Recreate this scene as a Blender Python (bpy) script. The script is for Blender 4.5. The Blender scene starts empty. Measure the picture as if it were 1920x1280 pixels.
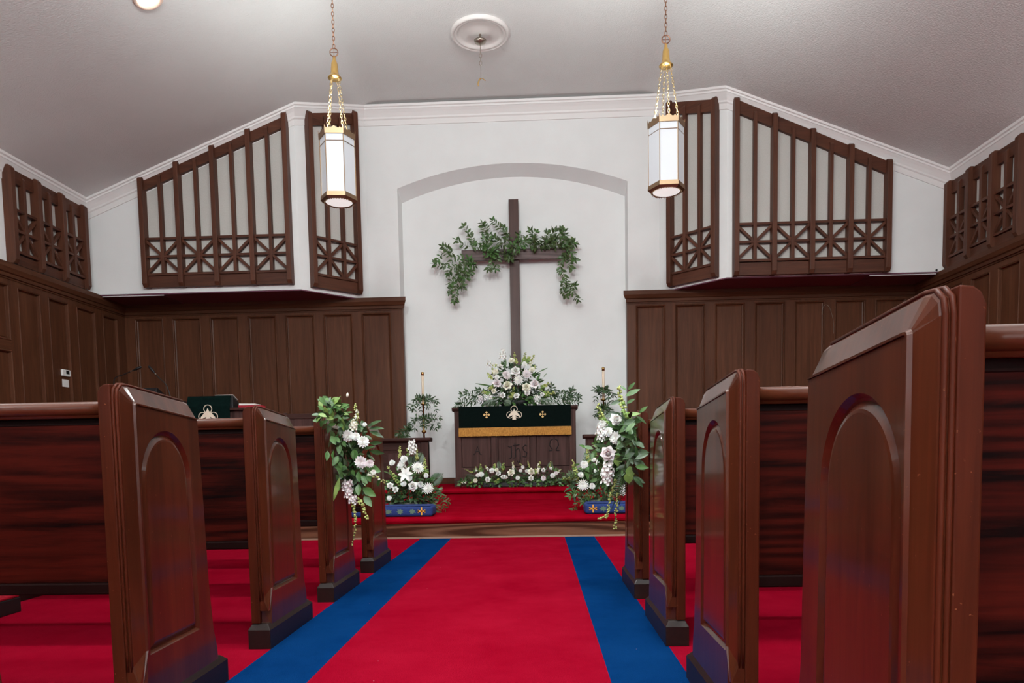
import bpy, bmesh, math, random
from mathutils import Vector, Matrix, Euler
random.seed(7)
C = bpy.context.scene.collection
sc = bpy.context.scene
PI = math.pi

# ---------------------------------------------------------------- camera
CAMM = [[0.9991617022049056, 0.03654795507600846, -0.018442880110157305],
        [0.01591426475740866, 0.06830853072089028, 0.9975373079779946],
        [-0.03771775476120854, 0.9969945795291544, -0.06766963399677935]]
F, PY, CH = 1300.0, 937.0, 0.76
R_, U_, W_ = (Vector(v) for v in CAMM)
cam = bpy.data.cameras.new('camera'); camo = bpy.data.objects.new('camera', cam); C.objects.link(camo)
mw = Matrix((( R_.x, U_.x, -W_.x, 0), (R_.y, U_.y, -W_.y, 0), (R_.z, U_.z, -W_.z, CH), (0, 0, 0, 1)))
camo.matrix_world = mw
cam.sensor_width = 36; cam.lens = F / 1920 * 36
cam.shift_y = (PY - 640) / 1920
cam.clip_start = 0.05
sc.camera = camo

def ray(x, y):
    return R_ * ((x - 960) / F) - U_ * ((y - PY) / F) + W_
def at(x, y, Y):
    d = ray(x, y); t = Y / d.y
    return Vector((0, 0, CH)) + d * t
def atX(x, y, X):
    d = ray(x, y); t = X / d.x
    return Vector((0, 0, CH)) + d * t

# ---------------------------------------------------------------- materials
def nd(nt, t, **k):
    n = nt.nodes.new(t)
    for a, v in k.items(): setattr(n, a, v)
    return n
def base_mat(name):
    m = bpy.data.materials.new(name); m.use_nodes = True
    nt = m.node_tree; b = nt.nodes['Principled BSDF']
    return m, nt, b
def setp(b, **k):
    names = {'col': 'Base Color', 'rough': 'Roughness', 'metal': 'Metallic', 'spec': 'Specular IOR Level', 'coat': 'Coat Weight',
             'coatr': 'Coat Roughness', 'emc': 'Emission Color', 'ems': 'Emission Strength', 'sheen': 'Sheen Weight', 'sub': 'Subsurface Weight', 'trans': 'Transmission Weight'}
    for a, v in k.items():
        if a in ('col', 'emc'): v = (*v, 1)
        b.inputs[names[a]].default_value = v
def plain(name, col, rough=.6, **k):
    m, nt, b = base_mat(name); setp(b, col=col, rough=rough, **k); return m
def noisy(name, c1, c2, scale=8, rough=.8, bump=0., bscale=200, detail=4, **k):
    m, nt, b = base_mat(name); setp(b, rough=rough, **k)
    tc = nd(nt, 'ShaderNodeTexCoord'); n = nd(nt, 'ShaderNodeTexNoise'); n.inputs['Scale'].default_value = scale; n.inputs['Detail'].default_value = detail
    nt.links.new(tc.outputs['Object'], n.inputs['Vector'])
    r = nd(nt, 'ShaderNodeValToRGB'); r.color_ramp.elements[0].color = (*c1, 1); r.color_ramp.elements[1].color = (*c2, 1)
    r.color_ramp.elements[0].position = .35; r.color_ramp.elements[1].position = .65
    nt.links.new(n.outputs['Fac'], r.inputs['Fac']); nt.links.new(r.outputs['Color'], b.inputs['Base Color'])
    if bump:
        n2 = nd(nt, 'ShaderNodeTexNoise'); n2.inputs['Scale'].default_value = bscale; n2.inputs['Detail'].default_value = 3
        nt.links.new(tc.outputs['Object'], n2.inputs['Vector'])
        bp = nd(nt, 'ShaderNodeBump'); bp.inputs['Strength'].default_value = bump; bp.inputs['Distance'].default_value = .01
        nt.links.new(n2.outputs['Fac'], bp.inputs['Height']); nt.links.new(bp.outputs['Normal'], b.inputs['Normal'])
    return m
def wood(name, dark, light, axis='Z', rough=.35, coat=.3, fine=26., streak=.09, contrast=.5, coatr=.15, wear=0., ring=0., spec=.28):
    m, nt, b = base_mat(name); L = nt.links.new
    setp(b, rough=rough, coat=coat * .6, coatr=coatr, spec=spec)
    tc = nd(nt, 'ShaderNodeTexCoord'); oi = nd(nt, 'ShaderNodeObjectInfo')
    add = nd(nt, 'ShaderNodeVectorMath', operation='ADD'); mul = nd(nt, 'ShaderNodeVectorMath', operation='SCALE')
    comb = nd(nt, 'ShaderNodeCombineXYZ')
    for i in range(3): L(oi.outputs['Random'], comb.inputs[i])
    L(comb.outputs[0], mul.inputs[0]); mul.inputs['Scale'].default_value = 17.
    L(tc.outputs['Object'], add.inputs[0]); L(mul.outputs[0], add.inputs[1])
    mp = nd(nt, 'ShaderNodeMapping'); s = [1, 1, 1]; s['XYZ'.index(axis)] = streak; mp.inputs['Scale'].default_value = s
    L(add.outputs[0], mp.inputs['Vector'])
    n1 = nd(nt, 'ShaderNodeTexNoise'); n1.inputs['Scale'].default_value = fine; n1.inputs['Detail'].default_value = 7; n1.inputs['Roughness'].default_value = .65; n1.inputs['Distortion'].default_value = .7
    L(mp.outputs[0], n1.inputs['Vector'])
    n2 = nd(nt, 'ShaderNodeTexNoise'); n2.inputs['Scale'].default_value = 5.; n2.inputs['Detail'].default_value = 3
    L(mp.outputs[0], n2.inputs['Vector'])
    mx = nd(nt, 'ShaderNodeMath', operation='MULTIPLY_ADD'); mx.inputs[1].default_value = .38
    L(n2.outputs['Fac'], mx.inputs[0])
    m3 = nd(nt, 'ShaderNodeMath', operation='MULTIPLY'); m3.inputs[1].default_value = .67; L(n1.outputs['Fac'], m3.inputs[0]); L(m3.outputs[0], mx.inputs[2])
    src = mx.outputs[0]
    if ring:
        n4 = nd(nt, 'ShaderNodeTexNoise'); n4.inputs['Scale'].default_value = 2.4; n4.inputs['Detail'].default_value = 1.5; n4.inputs['Distortion'].default_value = .3
        L(mp.outputs[0], n4.inputs['Vector'])
        f1 = nd(nt, 'ShaderNodeMath', operation='MULTIPLY'); f1.inputs[1].default_value = 150.; L(n4.outputs['Fac'], f1.inputs[0])
        f2 = nd(nt, 'ShaderNodeMath', operation='SINE'); L(f1.outputs[0], f2.inputs[0])
        m4 = nd(nt, 'ShaderNodeMath', operation='MULTIPLY_ADD'); m4.inputs[1].default_value = ring * .5; L(f2.outputs[0], m4.inputs[0]); L(src, m4.inputs[2]); src = m4.outputs[0]
    r = nd(nt, 'ShaderNodeValToRGB'); e = r.color_ramp.elements
    e[0].position = .52 - .28 * (1 - contrast) - .05; e[0].color = (*dark, 1); e[1].position = .52 + .28 * (1 - contrast) + .05; e[1].color = (*light, 1)
    L(src, r.inputs['Fac'])
    col = r.outputs['Color']
    if wear:
        g = nd(nt, 'ShaderNodeNewGeometry'); wr = nd(nt, 'ShaderNodeTexNoise'); wr.inputs['Scale'].default_value = 110; L(tc.outputs['Object'], wr.inputs['Vector'])
        rr = nd(nt, 'ShaderNodeValToRGB'); rr.color_ramp.elements[0].position = .73; rr.color_ramp.elements[1].position = .78; L(wr.outputs['Fac'], rr.inputs['Fac'])
        mm = nd(nt, 'ShaderNodeMix', data_type='RGBA'); mm.inputs['B'].default_value = (.34, .13, .06, 1); sm = nd(nt, 'ShaderNodeMath', operation='MULTIPLY'); sm.inputs[1].default_value = wear
        L(rr.outputs['Color'], sm.inputs[0]); L(sm.outputs[0], mm.inputs['Factor']); L(col, mm.inputs['A']); col = mm.outputs['Result']
    L(col, b.inputs['Base Color'])
    bp = nd(nt, 'ShaderNodeBump'); bp.inputs['Strength'].default_value = .06; bp.inputs['Distance'].default_value = .003
    L(n1.outputs['Fac'], bp.inputs['Height']); L(bp.outputs['Normal'], b.inputs['Normal'])
    return m

M = {}
M['wall'] = noisy('wall_paint', (.755, .765, .760), (.78, .79, .785), 3, .9, .10, 160)
M['ceiling'] = noisy('ceiling_paint', (.745, .760, .750), (.77, .785, .775), 2, .92, .45, 70)
M['crown'] = plain('white_gloss_trim', (.78, .76, .75), .45)
M['cloth_back'] = noisy('grille_cloth', (.50, .485, .45), (.55, .53, .50), 90, .95)
M['soffit'] = plain('plum_soffit', (.170, .060, .095), .9)
M['white'] = plain('white_plastic', (.75, .75, .74), .4)
M['black'] = plain('black_plastic', (.006, .006, .007), .5)
M['pew_v'] = wood('pew_walnut_vertical', (.020, .0046, .0022), (.100, .023, .0080), 'Z', .36, 1.0, 22, .07, .35, .10, .3, 0., .18)
M['pew_post'] = wood('pew_walnut_post', (.026, .0050, .0020), (.088, .017, .0065), 'Z', .45, .05, 30, .06, .3, .2, .5, 0., .10)
M['pew_h'] = wood('pew_oak_horizontal', (.0030, .0003, .0003), (.050, .0045, .0022), 'X', .55, .0, 64, .06, .55, .25, 0, .20, .07)
M['pew_rail'] = wood('pew_rail', (.030, .0075, .004), (.12, .030, .012), 'X', .28, .5, 24, .05, .35, .1)
M['pew_base'] = wood('pew_base', (.006, .003, .003), (.020, .009, .007), 'Y', .42, .2, 26, .08, .4)
M['oak'] = wood('wainscot_oak', (.045, .0150, .0070), (.125, .046, .022), 'Z', .45, .05, 30, .05, .35, .25, 0, 0, .15)
M['oak_h'] = wood('wainscot_oak_rail', (.042, .0145, .0070), (.120, .044, .021), 'X', .45, .05, 30, .05, .35, .25, 0, 0, .15)
M['grille'] = wood('grille_oak', (.042, .013, .007), (.125, .044, .023), 'Z', .5, .05, 30, .06, .35)
M['grille_h'] = wood('grille_oak_rail', (.040, .012, .0065), (.120, .042, .022), 'X', .5, .05, 30, .06, .35)
M['altar'] = wood('altar_oak', (.034, .0165, .0145), (.092, .047, .042), 'Z', .55, .0, 30, .05, .4, .3, 0, .16, .08)
M['altar_h'] = wood('altar_oak_rail', (.024, .010, .008), (.068, .031, .026), 'X', .55, .0, 30, .05, .4, .3, 0, 0, .1)
M['cross_v'] = wood('cross_oak', (.034, .012, .009), (.088, .036, .028), 'Z', .5, .1, 26, .05, .3)
M['cross_h'] = wood('cross_weathered_oak', (.065, .043, .043), (.18, .130, .125), 'X', .6, 0, 26, .05, .45, .3, 0, .2)
M['riser'] = wood('riser_oak', (.050, .017, .009), (.165, .072, .042), 'X', .5, .0, 26, .08, .5, .3, 0, .40, .1)
M['groove'] = plain('carved_shadow', (.010, .006, .006), .8)
M['red'] = noisy('red_carpet', (.26, .0013, .010), (.32, .0035, .016), 5, 1., .6, 500, spec=0.)
M['red2'] = M['red']
M['brass'] = plain('aged_brass', (.60, .38, .13), .28, metal=1)
M['bronze'] = plain('bronze', (.36, .245, .15), .42, metal=1)
M['steel'] = plain('dull_nickel', (.42, .37, .31), .35, metal=1)
M['chain'] = plain('brass_chain', (.46, .36, .20), .45, metal=1)
M['chain_dark'] = plain('copper_chain', (.33, .18, .12), .4, metal=1)
M['glass'] = plain('opal_glass', (.46, .47, .50), .35, emc=(.95, .97, 1), ems=.10)
M['glass_hot'] = plain('opal_glass_bottom', (.80, .82, .80), .3, emc=(1, 1, .97), ems=.55)
M['candle'] = plain('ivory_wax', (.80, .66, .50), .5, sub=.2)
M['velvet'] = noisy('green_velvet', (.0008, .0036, .0030), (.0015, .0060, .0050), 30, .95, spec=.1)
M['velvet2'] = noisy('teal_green_velvet', (.0006, .0055, .0048), (.0012, .0095, .0080), 30, .95, spec=.1)
M['gold'] = noisy('gold_fringe', (.38, .175, .032), (.56, .28, .06), 60, .8)
M['ivory'] = plain('ivory_embroidery', (.72, .62, .50), .7)
M['goldthread'] = plain('gold_embroidery', (.75, .50, .20), .6)
M['blue_cush'] = noisy('blue_needlepoint', (.006, .024, .13), (.010, .034, .17), 120, .85)
M['needle_green'] = plain('green_needlepoint', (.10, .17, .12), .9)
M['needle_gold'] = plain('gold_needlepoint', (.75, .36, .05), .8)
M['redbook'] = plain('red_leather', (.33, .006, .02), .45)
M['paper'] = plain('paper', (.75, .72, .68), .8)
M['petal'] = plain('white_petal', (.88, .87, .83), .6, sub=.15)
M['petal_blush'] = plain('blush_petal', (.84, .77, .77), .6, sub=.15)
M['petal_cream'] = plain('cream_petal', (.87, .84, .70), .6, sub=.15)
M['bud'] = plain('yellow_green_bud', (.42, .47, .15), .6)
M['leaf_dark'] = noisy('dark_leaf', (.016, .042, .014), (.042, .092, .028), 25, .38)
M['leaf_mid'] = noisy('green_leaf', (.045, .115, .030), (.085, .185, .048), 25, .4)
M['leaf_light'] = noisy('light_leaf', (.13, .23, .045), (.22, .33, .085), 25, .45)
M['leaf_olive'] = noisy('ruscus_leaf', (.032, .056, .014), (.066, .108, .028), 25, .5)
M['stem'] = plain('green_stem', (.07, .11, .03), .6)
M['lamp_glow'] = plain('lamp_glow', (1, .9, .8), .5, emc=(1, .80, .62), ems=3.5)
M['warm_white'] = plain('warm_trim', (.8, .62, .52), .5)

# floor carpet with inlaid blue stripes (pattern fixed to the floor)
def carpet_mat():
    m, nt, b = base_mat('aisle_carpet'); L = nt.links.new
    setp(b, rough=1., spec=.0)
    tc = nd(nt, 'ShaderNodeTexCoord'); sp = nd(nt, 'ShaderNodeSeparateXYZ'); L(tc.outputs['Object'], sp.inputs[0])
    def band(a, c):
        g = nd(nt, 'ShaderNodeMath', operation='GREATER_THAN'); g.inputs[1].default_value = a; L(sp.outputs['X'], g.inputs[0])
        l = nd(nt, 'ShaderNodeMath', operation='LESS_THAN'); l.inputs[1].default_value = c; L(sp.outputs['X'], l.inputs[0])
        k = nd(nt, 'ShaderNodeMath', operation='MULTIPLY'); L(g.outputs[0], k.inputs[0]); L(l.outputs[0], k.inputs[1]); return k
    b1, b2 = band(-1.071, -.790), band(.231, .498)
    ad = nd(nt, 'ShaderNodeMath', operation='ADD'); L(b1.outputs[0], ad.inputs[0]); L(b2.outputs[0], ad.inputs[1])
    n = nd(nt, 'ShaderNodeTexNoise'); n.inputs['Scale'].default_value = 2.2; n.inputs['Detail'].default_value = 9; n.inputs['Roughness'].default_value = .7; L(tc.outputs['Object'], n.inputs['Vector'])
    def ramp(c1, c2):
        r = nd(nt, 'ShaderNodeValToRGB'); r.color_ramp.elements[0].position = .3; r.color_ramp.elements[1].position = .7
        r.color_ramp.elements[0].color = (*c1, 1); r.color_ramp.elements[1].color = (*c2, 1); L(n.outputs['Fac'], r.inputs['Fac']); return r
    rr = ramp((.215, .0012, .011), (.285, .0045, .0195)); rb = ramp((.0012, .021, .092), (.003, .034, .128))
    mx = nd(nt, 'ShaderNodeMix', data_type='RGBA'); L(ad.outputs[0], mx.inputs['Factor']); L(rr.outputs['Color'], mx.inputs['A']); L(rb.outputs['Color'], mx.inputs['B'])
    # lint specks
    v = nd(nt, 'ShaderNodeTexVoronoi'); v.inputs['Scale'].default_value = 9; L(tc.outputs['Object'], v.inputs['Vector'])
    lt = nd(nt, 'ShaderNodeMath', operation='LESS_THAN'); lt.inputs[1].default_value = .018; L(v.outputs['Distance'], lt.inputs[0])
    mx2 = nd(nt, 'ShaderNodeMix', data_type='RGBA'); L(lt.outputs[0], mx2.inputs['Factor']); L(mx.outputs['Result'], mx2.inputs['A']); mx2.inputs['B'].default_value = (.45, .22, .25, 1)
    L(mx2.outputs['Result'], b.inputs['Base Color'])
    n2 = nd(nt, 'ShaderNodeTexNoise'); n2.inputs['Scale'].default_value = 450; L(tc.outputs['Object'], n2.inputs['Vector'])
    bp = nd(nt, 'ShaderNodeBump'); bp.inputs['Strength'].default_value = .5; bp.inputs['Distance'].default_value = .006
    L(n2.outputs['Fac'], bp.inputs['Height']); L(bp.outputs['Normal'], b.inputs['Normal'])
    return m
M['carpet'] = carpet_mat()

# ---------------------------------------------------------------- helpers
def obj(name, bm, mat, parent=None, smooth=False, bevel=0., kind=None, seg=2):
    me = bpy.data.meshes.new(name)
    bmesh.ops.recalc_face_normals(bm, faces=bm.faces)
    bm.to_mesh(me); bm.free()
    for m in (mat if isinstance(mat, (list, tuple)) else [mat]): me.materials.append(m)
    if smooth:
        for p in me.polygons: p.use_smooth = True
    o = bpy.data.objects.new(name, me); C.objects.link(o)
    if parent is not None: o.parent = parent
    if bevel:
        b = o.modifiers.new('bevel', 'BEVEL'); b.width = bevel; b.segments = seg; b.limit_method = 'ANGLE'; b.angle_limit = .6
    if kind: o['kind'] = kind
    return o
def thing(name, label, cat, loc=(0, 0, 0), rotz=0, group=None):
    o = bpy.data.objects.new(name, None); C.objects.link(o); o.empty_display_size = .1
    o.location = loc; o.rotation_euler = (0, 0, rotz); o['label'] = label; o['category'] = cat
    if group: o['group'] = group
    return o
def tag(o, label, cat, group=None):
    o['label'] = label; o['category'] = cat
    if group: o['group'] = group
    return o
def struct(name, bm, mat, **k):
    return obj(name, bm, mat, kind='structure', **k)
def B(): return bmesh.new()
def box(bm, x0, x1, y0, y1, z0, z1, mi=0):
    vs = [bm.verts.new((x, y, z)) for x in (x0, x1) for y in (y0, y1) for z in (z0, z1)]
    for q in ((0, 1, 3, 2), (4, 6, 7, 5), (0, 4, 5, 1), (2, 3, 7, 6), (0, 2, 6, 4), (1, 5, 7, 3)):
        f = bm.faces.new([vs[i] for i in q]); f.material_index = mi
    return bm
def prism(bm, poly, a, b, axis='X', mi=0):
    def P(u, v, w):
        return {'X': (w, u, v), 'Y': (u, w, v), 'Z': (u, v, w)}[axis]
    A = [bm.verts.new(P(u, v, a)) for u, v in poly]; Bv = [bm.verts.new(P(u, v, b)) for u, v in poly]
    n = len(poly)
    fs = [bm.faces.new(A), bm.faces.new(Bv[::-1])]
    for i in range(n): fs.append(bm.faces.new((A[i], A[(i + 1) % n], Bv[(i + 1) % n], Bv[i])))
    for f in fs: f.material_index = mi
    return bm
def tube(bm, pts, r, seg=8, cap=True, closed=False, mi=0):
    pts = [Vector(p) for p in pts]; n = len(pts); rings = []
    rr = r if isinstance(r, (list, tuple)) else [r] * n
    prev = None
    for i, p in enumerate(pts):
        if closed: t = (pts[(i + 1) % n] - pts[i - 1])
        else: t = pts[min(i + 1, n - 1)] - pts[max(i - 1, 0)]
        t = t.normalized() if t.length > 1e-9 else Vector((0, 0, 1))
        if prev is None:
            a = Vector((0, 0, 1)) if abs(t.z) < .9 else Vector((1, 0, 0))
            u = t.cross(a).normalized()
        else: u = (prev - t * prev.dot(t)).normalized()
        prev = u; v = t.cross(u)
        rings.append([bm.verts.new(p + (u * math.cos(2 * PI * k / seg) + v * math.sin(2 * PI * k / seg)) * rr[i]) for k in range(seg)])
    m = n if closed else n - 1
    for i in range(m):
        a, b = rings[i], rings[(i + 1) % n]
        for k in range(seg):
            f = bm.faces.new((a[k], a[(k + 1) % seg], b[(k + 1) % seg], b[k])); f.material_index = mi
    if cap and not closed: bm.faces.new(rings[0][::-1]).material_index = mi; bm.faces.new(rings[-1]).material_index = mi
    return bm
def lathe(bm, prof, c=(0, 0, 0), seg=24, cap=True, mi=0):
    c = Vector(c); rings = []
    for r, z in prof:
        rings.append([bm.verts.new(c + Vector((r * math.cos(2 * PI * k / seg), r * math.sin(2 * PI * k / seg), z))) for k in range(seg)])
    for a, b in zip(rings, rings[1:]):
        for k in range(seg):
            f = bm.faces.new((a[k], a[(k + 1) % seg], b[(k + 1) % seg], b[k])); f.material_index = mi
    if cap:
        bm.faces.new(rings[0][::-1]).material_index = mi; bm.faces.new(rings[-1]).material_index = mi
    return bm
def loop_fill(bm, loops):
    """planar face bounded by vertex loops (first outer, others holes)"""
    es = []
    for lp in loops:
        for i in range(len(lp)):
            a, b = lp[i], lp[(i + 1) % len(lp)]
            e = bm.edges.get((a, b)) or bm.edges.new((a, b)); es.append(e)
    bmesh.ops.triangle_fill(bm, use_beauty=True, use_dissolve=False, edges=es)
def bridge(bm, a, b):
    n = len(a)
    for i in range(n): bm.faces.new((a[i], a[(i + 1) % n], b[(i + 1) % n], b[i]))
def copy_tree(o, parent=None):
    c = o.copy(); C.objects.link(c)
    if parent is not None: c.parent = parent
    for ch in list(o.children): copy_tree(ch, c)
    return c

# ---------------------------------------------------------------- room
CX = -.30
XL, XR = -5.84, 5.20
YB, YF = 9.76, 9.04         # back wall, front of the two organ chambers
YR = -7.0                  # rear of the nave
Z2 = .334; Z1 = .191; YS1 = 6.21; YS2 = 8.43
ZC = 2.924                 # wainscot cap height
FL = 1.87
def czl(x):
    d = abs(x - CX); return 5.53 - .395 * max(0, d - FL)
def cz(x):                 # ceiling height, bend rounded off
    d = abs(x - CX); s = .12
    if d < FL - s: return 5.53
    if d > FL + s: return 5.53 - .395 * (d - FL)
    t = (d - FL + s) / (2 * s); return 5.53 - .395 * s * t * t

bm = B(); box(bm, XL - .3, XR + .3, YR - .3, YS1 + .5, -.15, 0); struct('floor', bm, M['carpet'])
bm = B(); box(bm, XL - .3, XR + .3, YS1 + .014, YB + .6, 0, .133); struct('trim_1', bm, M['riser'])
bm = B(); box(bm, XL - .3, XR + .3, YS1 + .002, YS1 + .03, 0, .014); struct('trim_2', bm, plain('worn_shoe', (.30, .19, .14), .7))
def nosing(y, z0, z1, yend):
    r = .022
    return [(yend, z0), (y + .014, z0), (y, z0 + .010), (y - .006, (z0 + z1) / 2), (y, z1 - .014), (y + .010, z1 - .004), (y + .028, z1), (yend, z1)]
bm = B(); prism(bm, nosing(YS1, .133, Z1, YB + .5), XL - .3, XR + .3); struct('floor_chancel', bm, M['red'], smooth=False)
bm = B(); box(bm, XL - .3, XR + .3, YS2 + .03, YB + .5, Z1, .276); prism(bm, nosing(YS2 - .004, .276, Z2, YB + .5), XL - .3, XR + .3)
struct('floor_altar', bm, M['red'])

def wall_with_holes(bm, plane, a0, a1, top, holes, thick, sgn):
    """side or rear wall as boxes round rectangular openings; plane=('X',x) or ('Y',y)"""
    holes = sorted(holes); cuts = [a0]
    def put(u0, u1, z0, z1):
        if u1 - u0 < 1e-4 or z1 - z0 < 1e-4: return
        p0, p1 = sorted((plane[1], plane[1] + sgn * thick))
        if plane[0] == 'X': box(bm, p0, p1, u0, u1, z0, z1)
        else: box(bm, u0, u1, p0, p1, z0, z1)
    u = a0
    for (h0, h1, z0, z1) in holes:
        put(u, h0, -.1, top); put(h0, h1, -.1, z0); put(h0, h1, z1, top); u = h1
    put(u, a1, -.1, top)
WZ0, WZ1 = 1.15, 3.45
WY = (-4.6, -1.9, .8, 3.5)
WIDTH = 1.5
side_holes = [(y - WIDTH / 2, y + WIDTH / 2, WZ0, WZ1) for y in WY]
bm = B(); wall_with_holes(bm, ('X', XL), YR, YB + .6, 4.6, side_holes, .25, -1); struct('wall_left', bm, M['wall'])
bm = B(); wall_with_holes(bm, ('X', XR), YR, YB + .6, 4.6, side_holes, .25, 1); struct('wall_right', bm, M['wall'])
RX = (-3.2, CX, 2.6)
rear_holes = [(x - .9, x + .9, 1.3, 4.0) for x in RX]
bm = B(); wall_with_holes(bm, ('Y', YR), XL - .25, XR + .25, 6.0, rear_holes, .25, -1); struct('wall_rear', bm, M['wall'])
M['side_glow'] = plain('glowing_side_glass', (.8, .85, .9), .5, emc=(.90, .98, 1.0), ems=1.6)  # emissive pane for the added side windows, lights the nave
M['rear_glow'] = plain('glowing_rear_glass', (.6, .65, .7), .5, emc=(.9, .95, 1.0), ems=1.2)  # weaker emissive pane for the added rear windows
M['frame_white'] = plain('white_window_frame', (.7, .7, .68), .5)
wn = 0
def added_window(plane, p, u0, u1, z0, z1, sgn):  # unseen window, added as a light source for the room
    global wn
    wn += 1
    f = B(); g = B()
    def put(bm, a, b, c, d, o0, o1):
        q0, q1 = sorted((p + sgn * o0, p + sgn * o1))
        if plane == 'X': box(bm, q0, q1, a, b, c, d)
        else: box(bm, a, b, q0, q1, c, d)
    w = .07
    put(f, u0, u0 + w, z0, z1, .03, .14); put(f, u1 - w, u1, z0, z1, .03, .14)
    put(f, u0 + w, u1 - w, z0, z0 + w, .03, .14); put(f, u0 + w, u1 - w, z1 - w, z1, .03, .14)
    um = (u0 + u1) / 2
    put(f, um - .02, um + .02, z0 + w, z1 - w, .05, .12)
    for k in (1, 2, 3):
        zz = z0 + (z1 - z0) * k / 4; put(f, u0 + w, u1 - w, zz - .015, zz + .015, .05, .12)
    put(g, u0 + w, u1 - w, z0 + w, z1 - w, .15, .16)
    r = struct('added_window_%d' % wn, f, M['frame_white'])
    gg = obj('glass_pane', g, M['side_glow'] if plane == 'X' else M['rear_glow'], r)
for y in WY:
    added_window('X', XL, y - WIDTH / 2, y + WIDTH / 2, WZ0, WZ1, -1)
    added_window('X', XR, y - WIDTH / 2, y + WIDTH / 2, WZ0, WZ1, 1)
for x in RX: added_window('Y', YR, x - .9, x + .9, 1.3, 4.0, -1)

# ceiling: one folded sheet with thickness
xs = [XL - .3, -5.0, -4, -3] + [CX - FL + d for d in (-.12, -.08, -.04, 0, .04, .08, .12)] + [CX] + [CX + FL + d for d in (-.12, -.08, -.04, 0, .04, .08, .12)] + [3, 4, XR + .3]
poly = [(x, cz(x)) for x in xs] + [(xs[-1], 6.2), (xs[0], 6.2)]
bm = B()
lo = [(bm.verts.new((x, YR - .3, cz(x))), bm.verts.new((x, YB + .7, cz(x)))) for x in xs]
hi = [(bm.verts.new((x, YR - .3, 6.2)), bm.verts.new((x, YB + .7, 6.2))) for x in xs]
for i in range(len(xs) - 1):
    bm.faces.new((lo[i][0], lo[i + 1][0], lo[i + 1][1], lo[i][1])); bm.faces.new((hi[i][0], hi[i][1], hi[i + 1][1], hi[i + 1][0]))
    bm.faces.new((lo[i][0], hi[i][0], hi[i + 1][0], lo[i + 1][0])); bm.faces.new((lo[i][1], lo[i + 1][1], hi[i + 1][1], hi[i][1]))
bm.faces.new((lo[0][0], lo[0][1], hi[0][1], hi[0][0])); bm.faces.new((lo[-1][0], hi[-1][0], hi[-1][1], lo[-1][1]))
struct('ceiling', bm, M['ceiling'])

# back wall with the arched niche
NF = dict(xl=-1.873, xr=1.283, spring=4.42, crown=4.71)     # outline at the wall face
NBk = dict(xl=-1.852, xr=1.270, spring=4.29, crown=4.60)      # outline at the niche back
YN = YB + .20
def arch_pts(n, y, z0, k=24):
    xl, xr = n['xl'], n['xr']; w = (xr - xl) / 2; h = n['crown'] - n['spring']; R = (w * w + h * h) / (2 * h); cx = (xl + xr) / 2; czc = n['crown'] - R
    a0 = math.asin(w / R)
    pts = [(xl, y, z0)]
    for i in range(k + 1):
        a = -a0 + 2 * a0 * i / k; pts.append((cx + R * math.sin(a), y, czc + R * math.cos(a)))
    pts.append((xr, y, z0)); return pts
bm = B()
a = [bm.verts.new(p) for p in arch_pts(NF, YB, Z2 - .1)]
b = [bm.verts.new(p) for p in arch_pts(NBk, YN, Z2 - .1)]
outer = [bm.verts.new(p) for p in ((XL - .2, YB, Z2 - .1), (XL - .2, YB, 6.0), (XR + .2, YB, 6.0), (XR + .2, YB, Z2 - .1))]
n = len(a)
es = [bm.edges.new((a[i], a[i + 1])) for i in range(n - 1)] + [bm.edges.new((outer[0], a[0])), bm.edges.new((a[-1], outer[3])), bm.edges.new((outer[0], outer[1])), bm.edges.new((outer[1], outer[2])), bm.edges.new((outer[2], outer[3]))]
bmesh.ops.triangle_fill(bm, use_beauty=True, edges=es)
for i in range(n - 1): bm.faces.new((a[i], a[i + 1], b[i + 1], b[i]))
bm.faces.new(b)
struct('wall_back', bm, M['wall'])
bm = B(); box(bm, NBk['xl'] + .001, NBk['xr'] - .001, YN - .016, YN + .01, Z2, Z2 + .085); struct('baseboard_back', bm, M['oak_h'])

# the two organ chambers projecting over the wainscot
def chamber(side):
    s = -1 if side == 'left' else 1
    xw = XL if s < 0 else XR
    xc = CX + s * 2.73; xj = CX + s * 2.01
    plan = [(xw + s * .1, YF), (xc, YF), (xj, YB), (xj, YB + .05), (xw + s * .1, YB + .05)]
    bm = B()
    lo = [bm.verts.new((x, y, ZC)) for x, y in plan]; hi = [bm.verts.new((x, y, 5.9)) for x, y in plan]
    bm.faces.new(hi)
    for i in range(5): bm.faces.new((lo[i], lo[(i + 1) % 5], hi[(i + 1) % 5], hi[i]))
    w = struct('wall_chamber_' + side, bm, M['wall'])
    bm = B(); ins = [(xw, YF + .012), (xc - s * .008, YF + .012), (xj + s * .02, YB - .001), (xw, YB - .001)]
    prism(bm, [(x, y) for x, y in ins], ZC - .012, ZC + .004, 'Z'); obj('soffit', bm, M['soffit'], w)
    # access panel in the soffit with its white front edge
    x0, x1 = sorted((xw - s * .16, xw - s * .98))
    bm = B(); box(bm, x0, x1, YF + .045, YB - .12, ZC - .022, ZC - .013); obj('soffit_panel', bm, plain('plum_panel', (.120, .045, .065), .9), w)
    bm = B(); box(bm, x0, x1, YF + .030, YF + .044, ZC - .024, ZC - .012); obj('white_edge', bm, M['white'], w)
chamber('left'); chamber('right')

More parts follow.
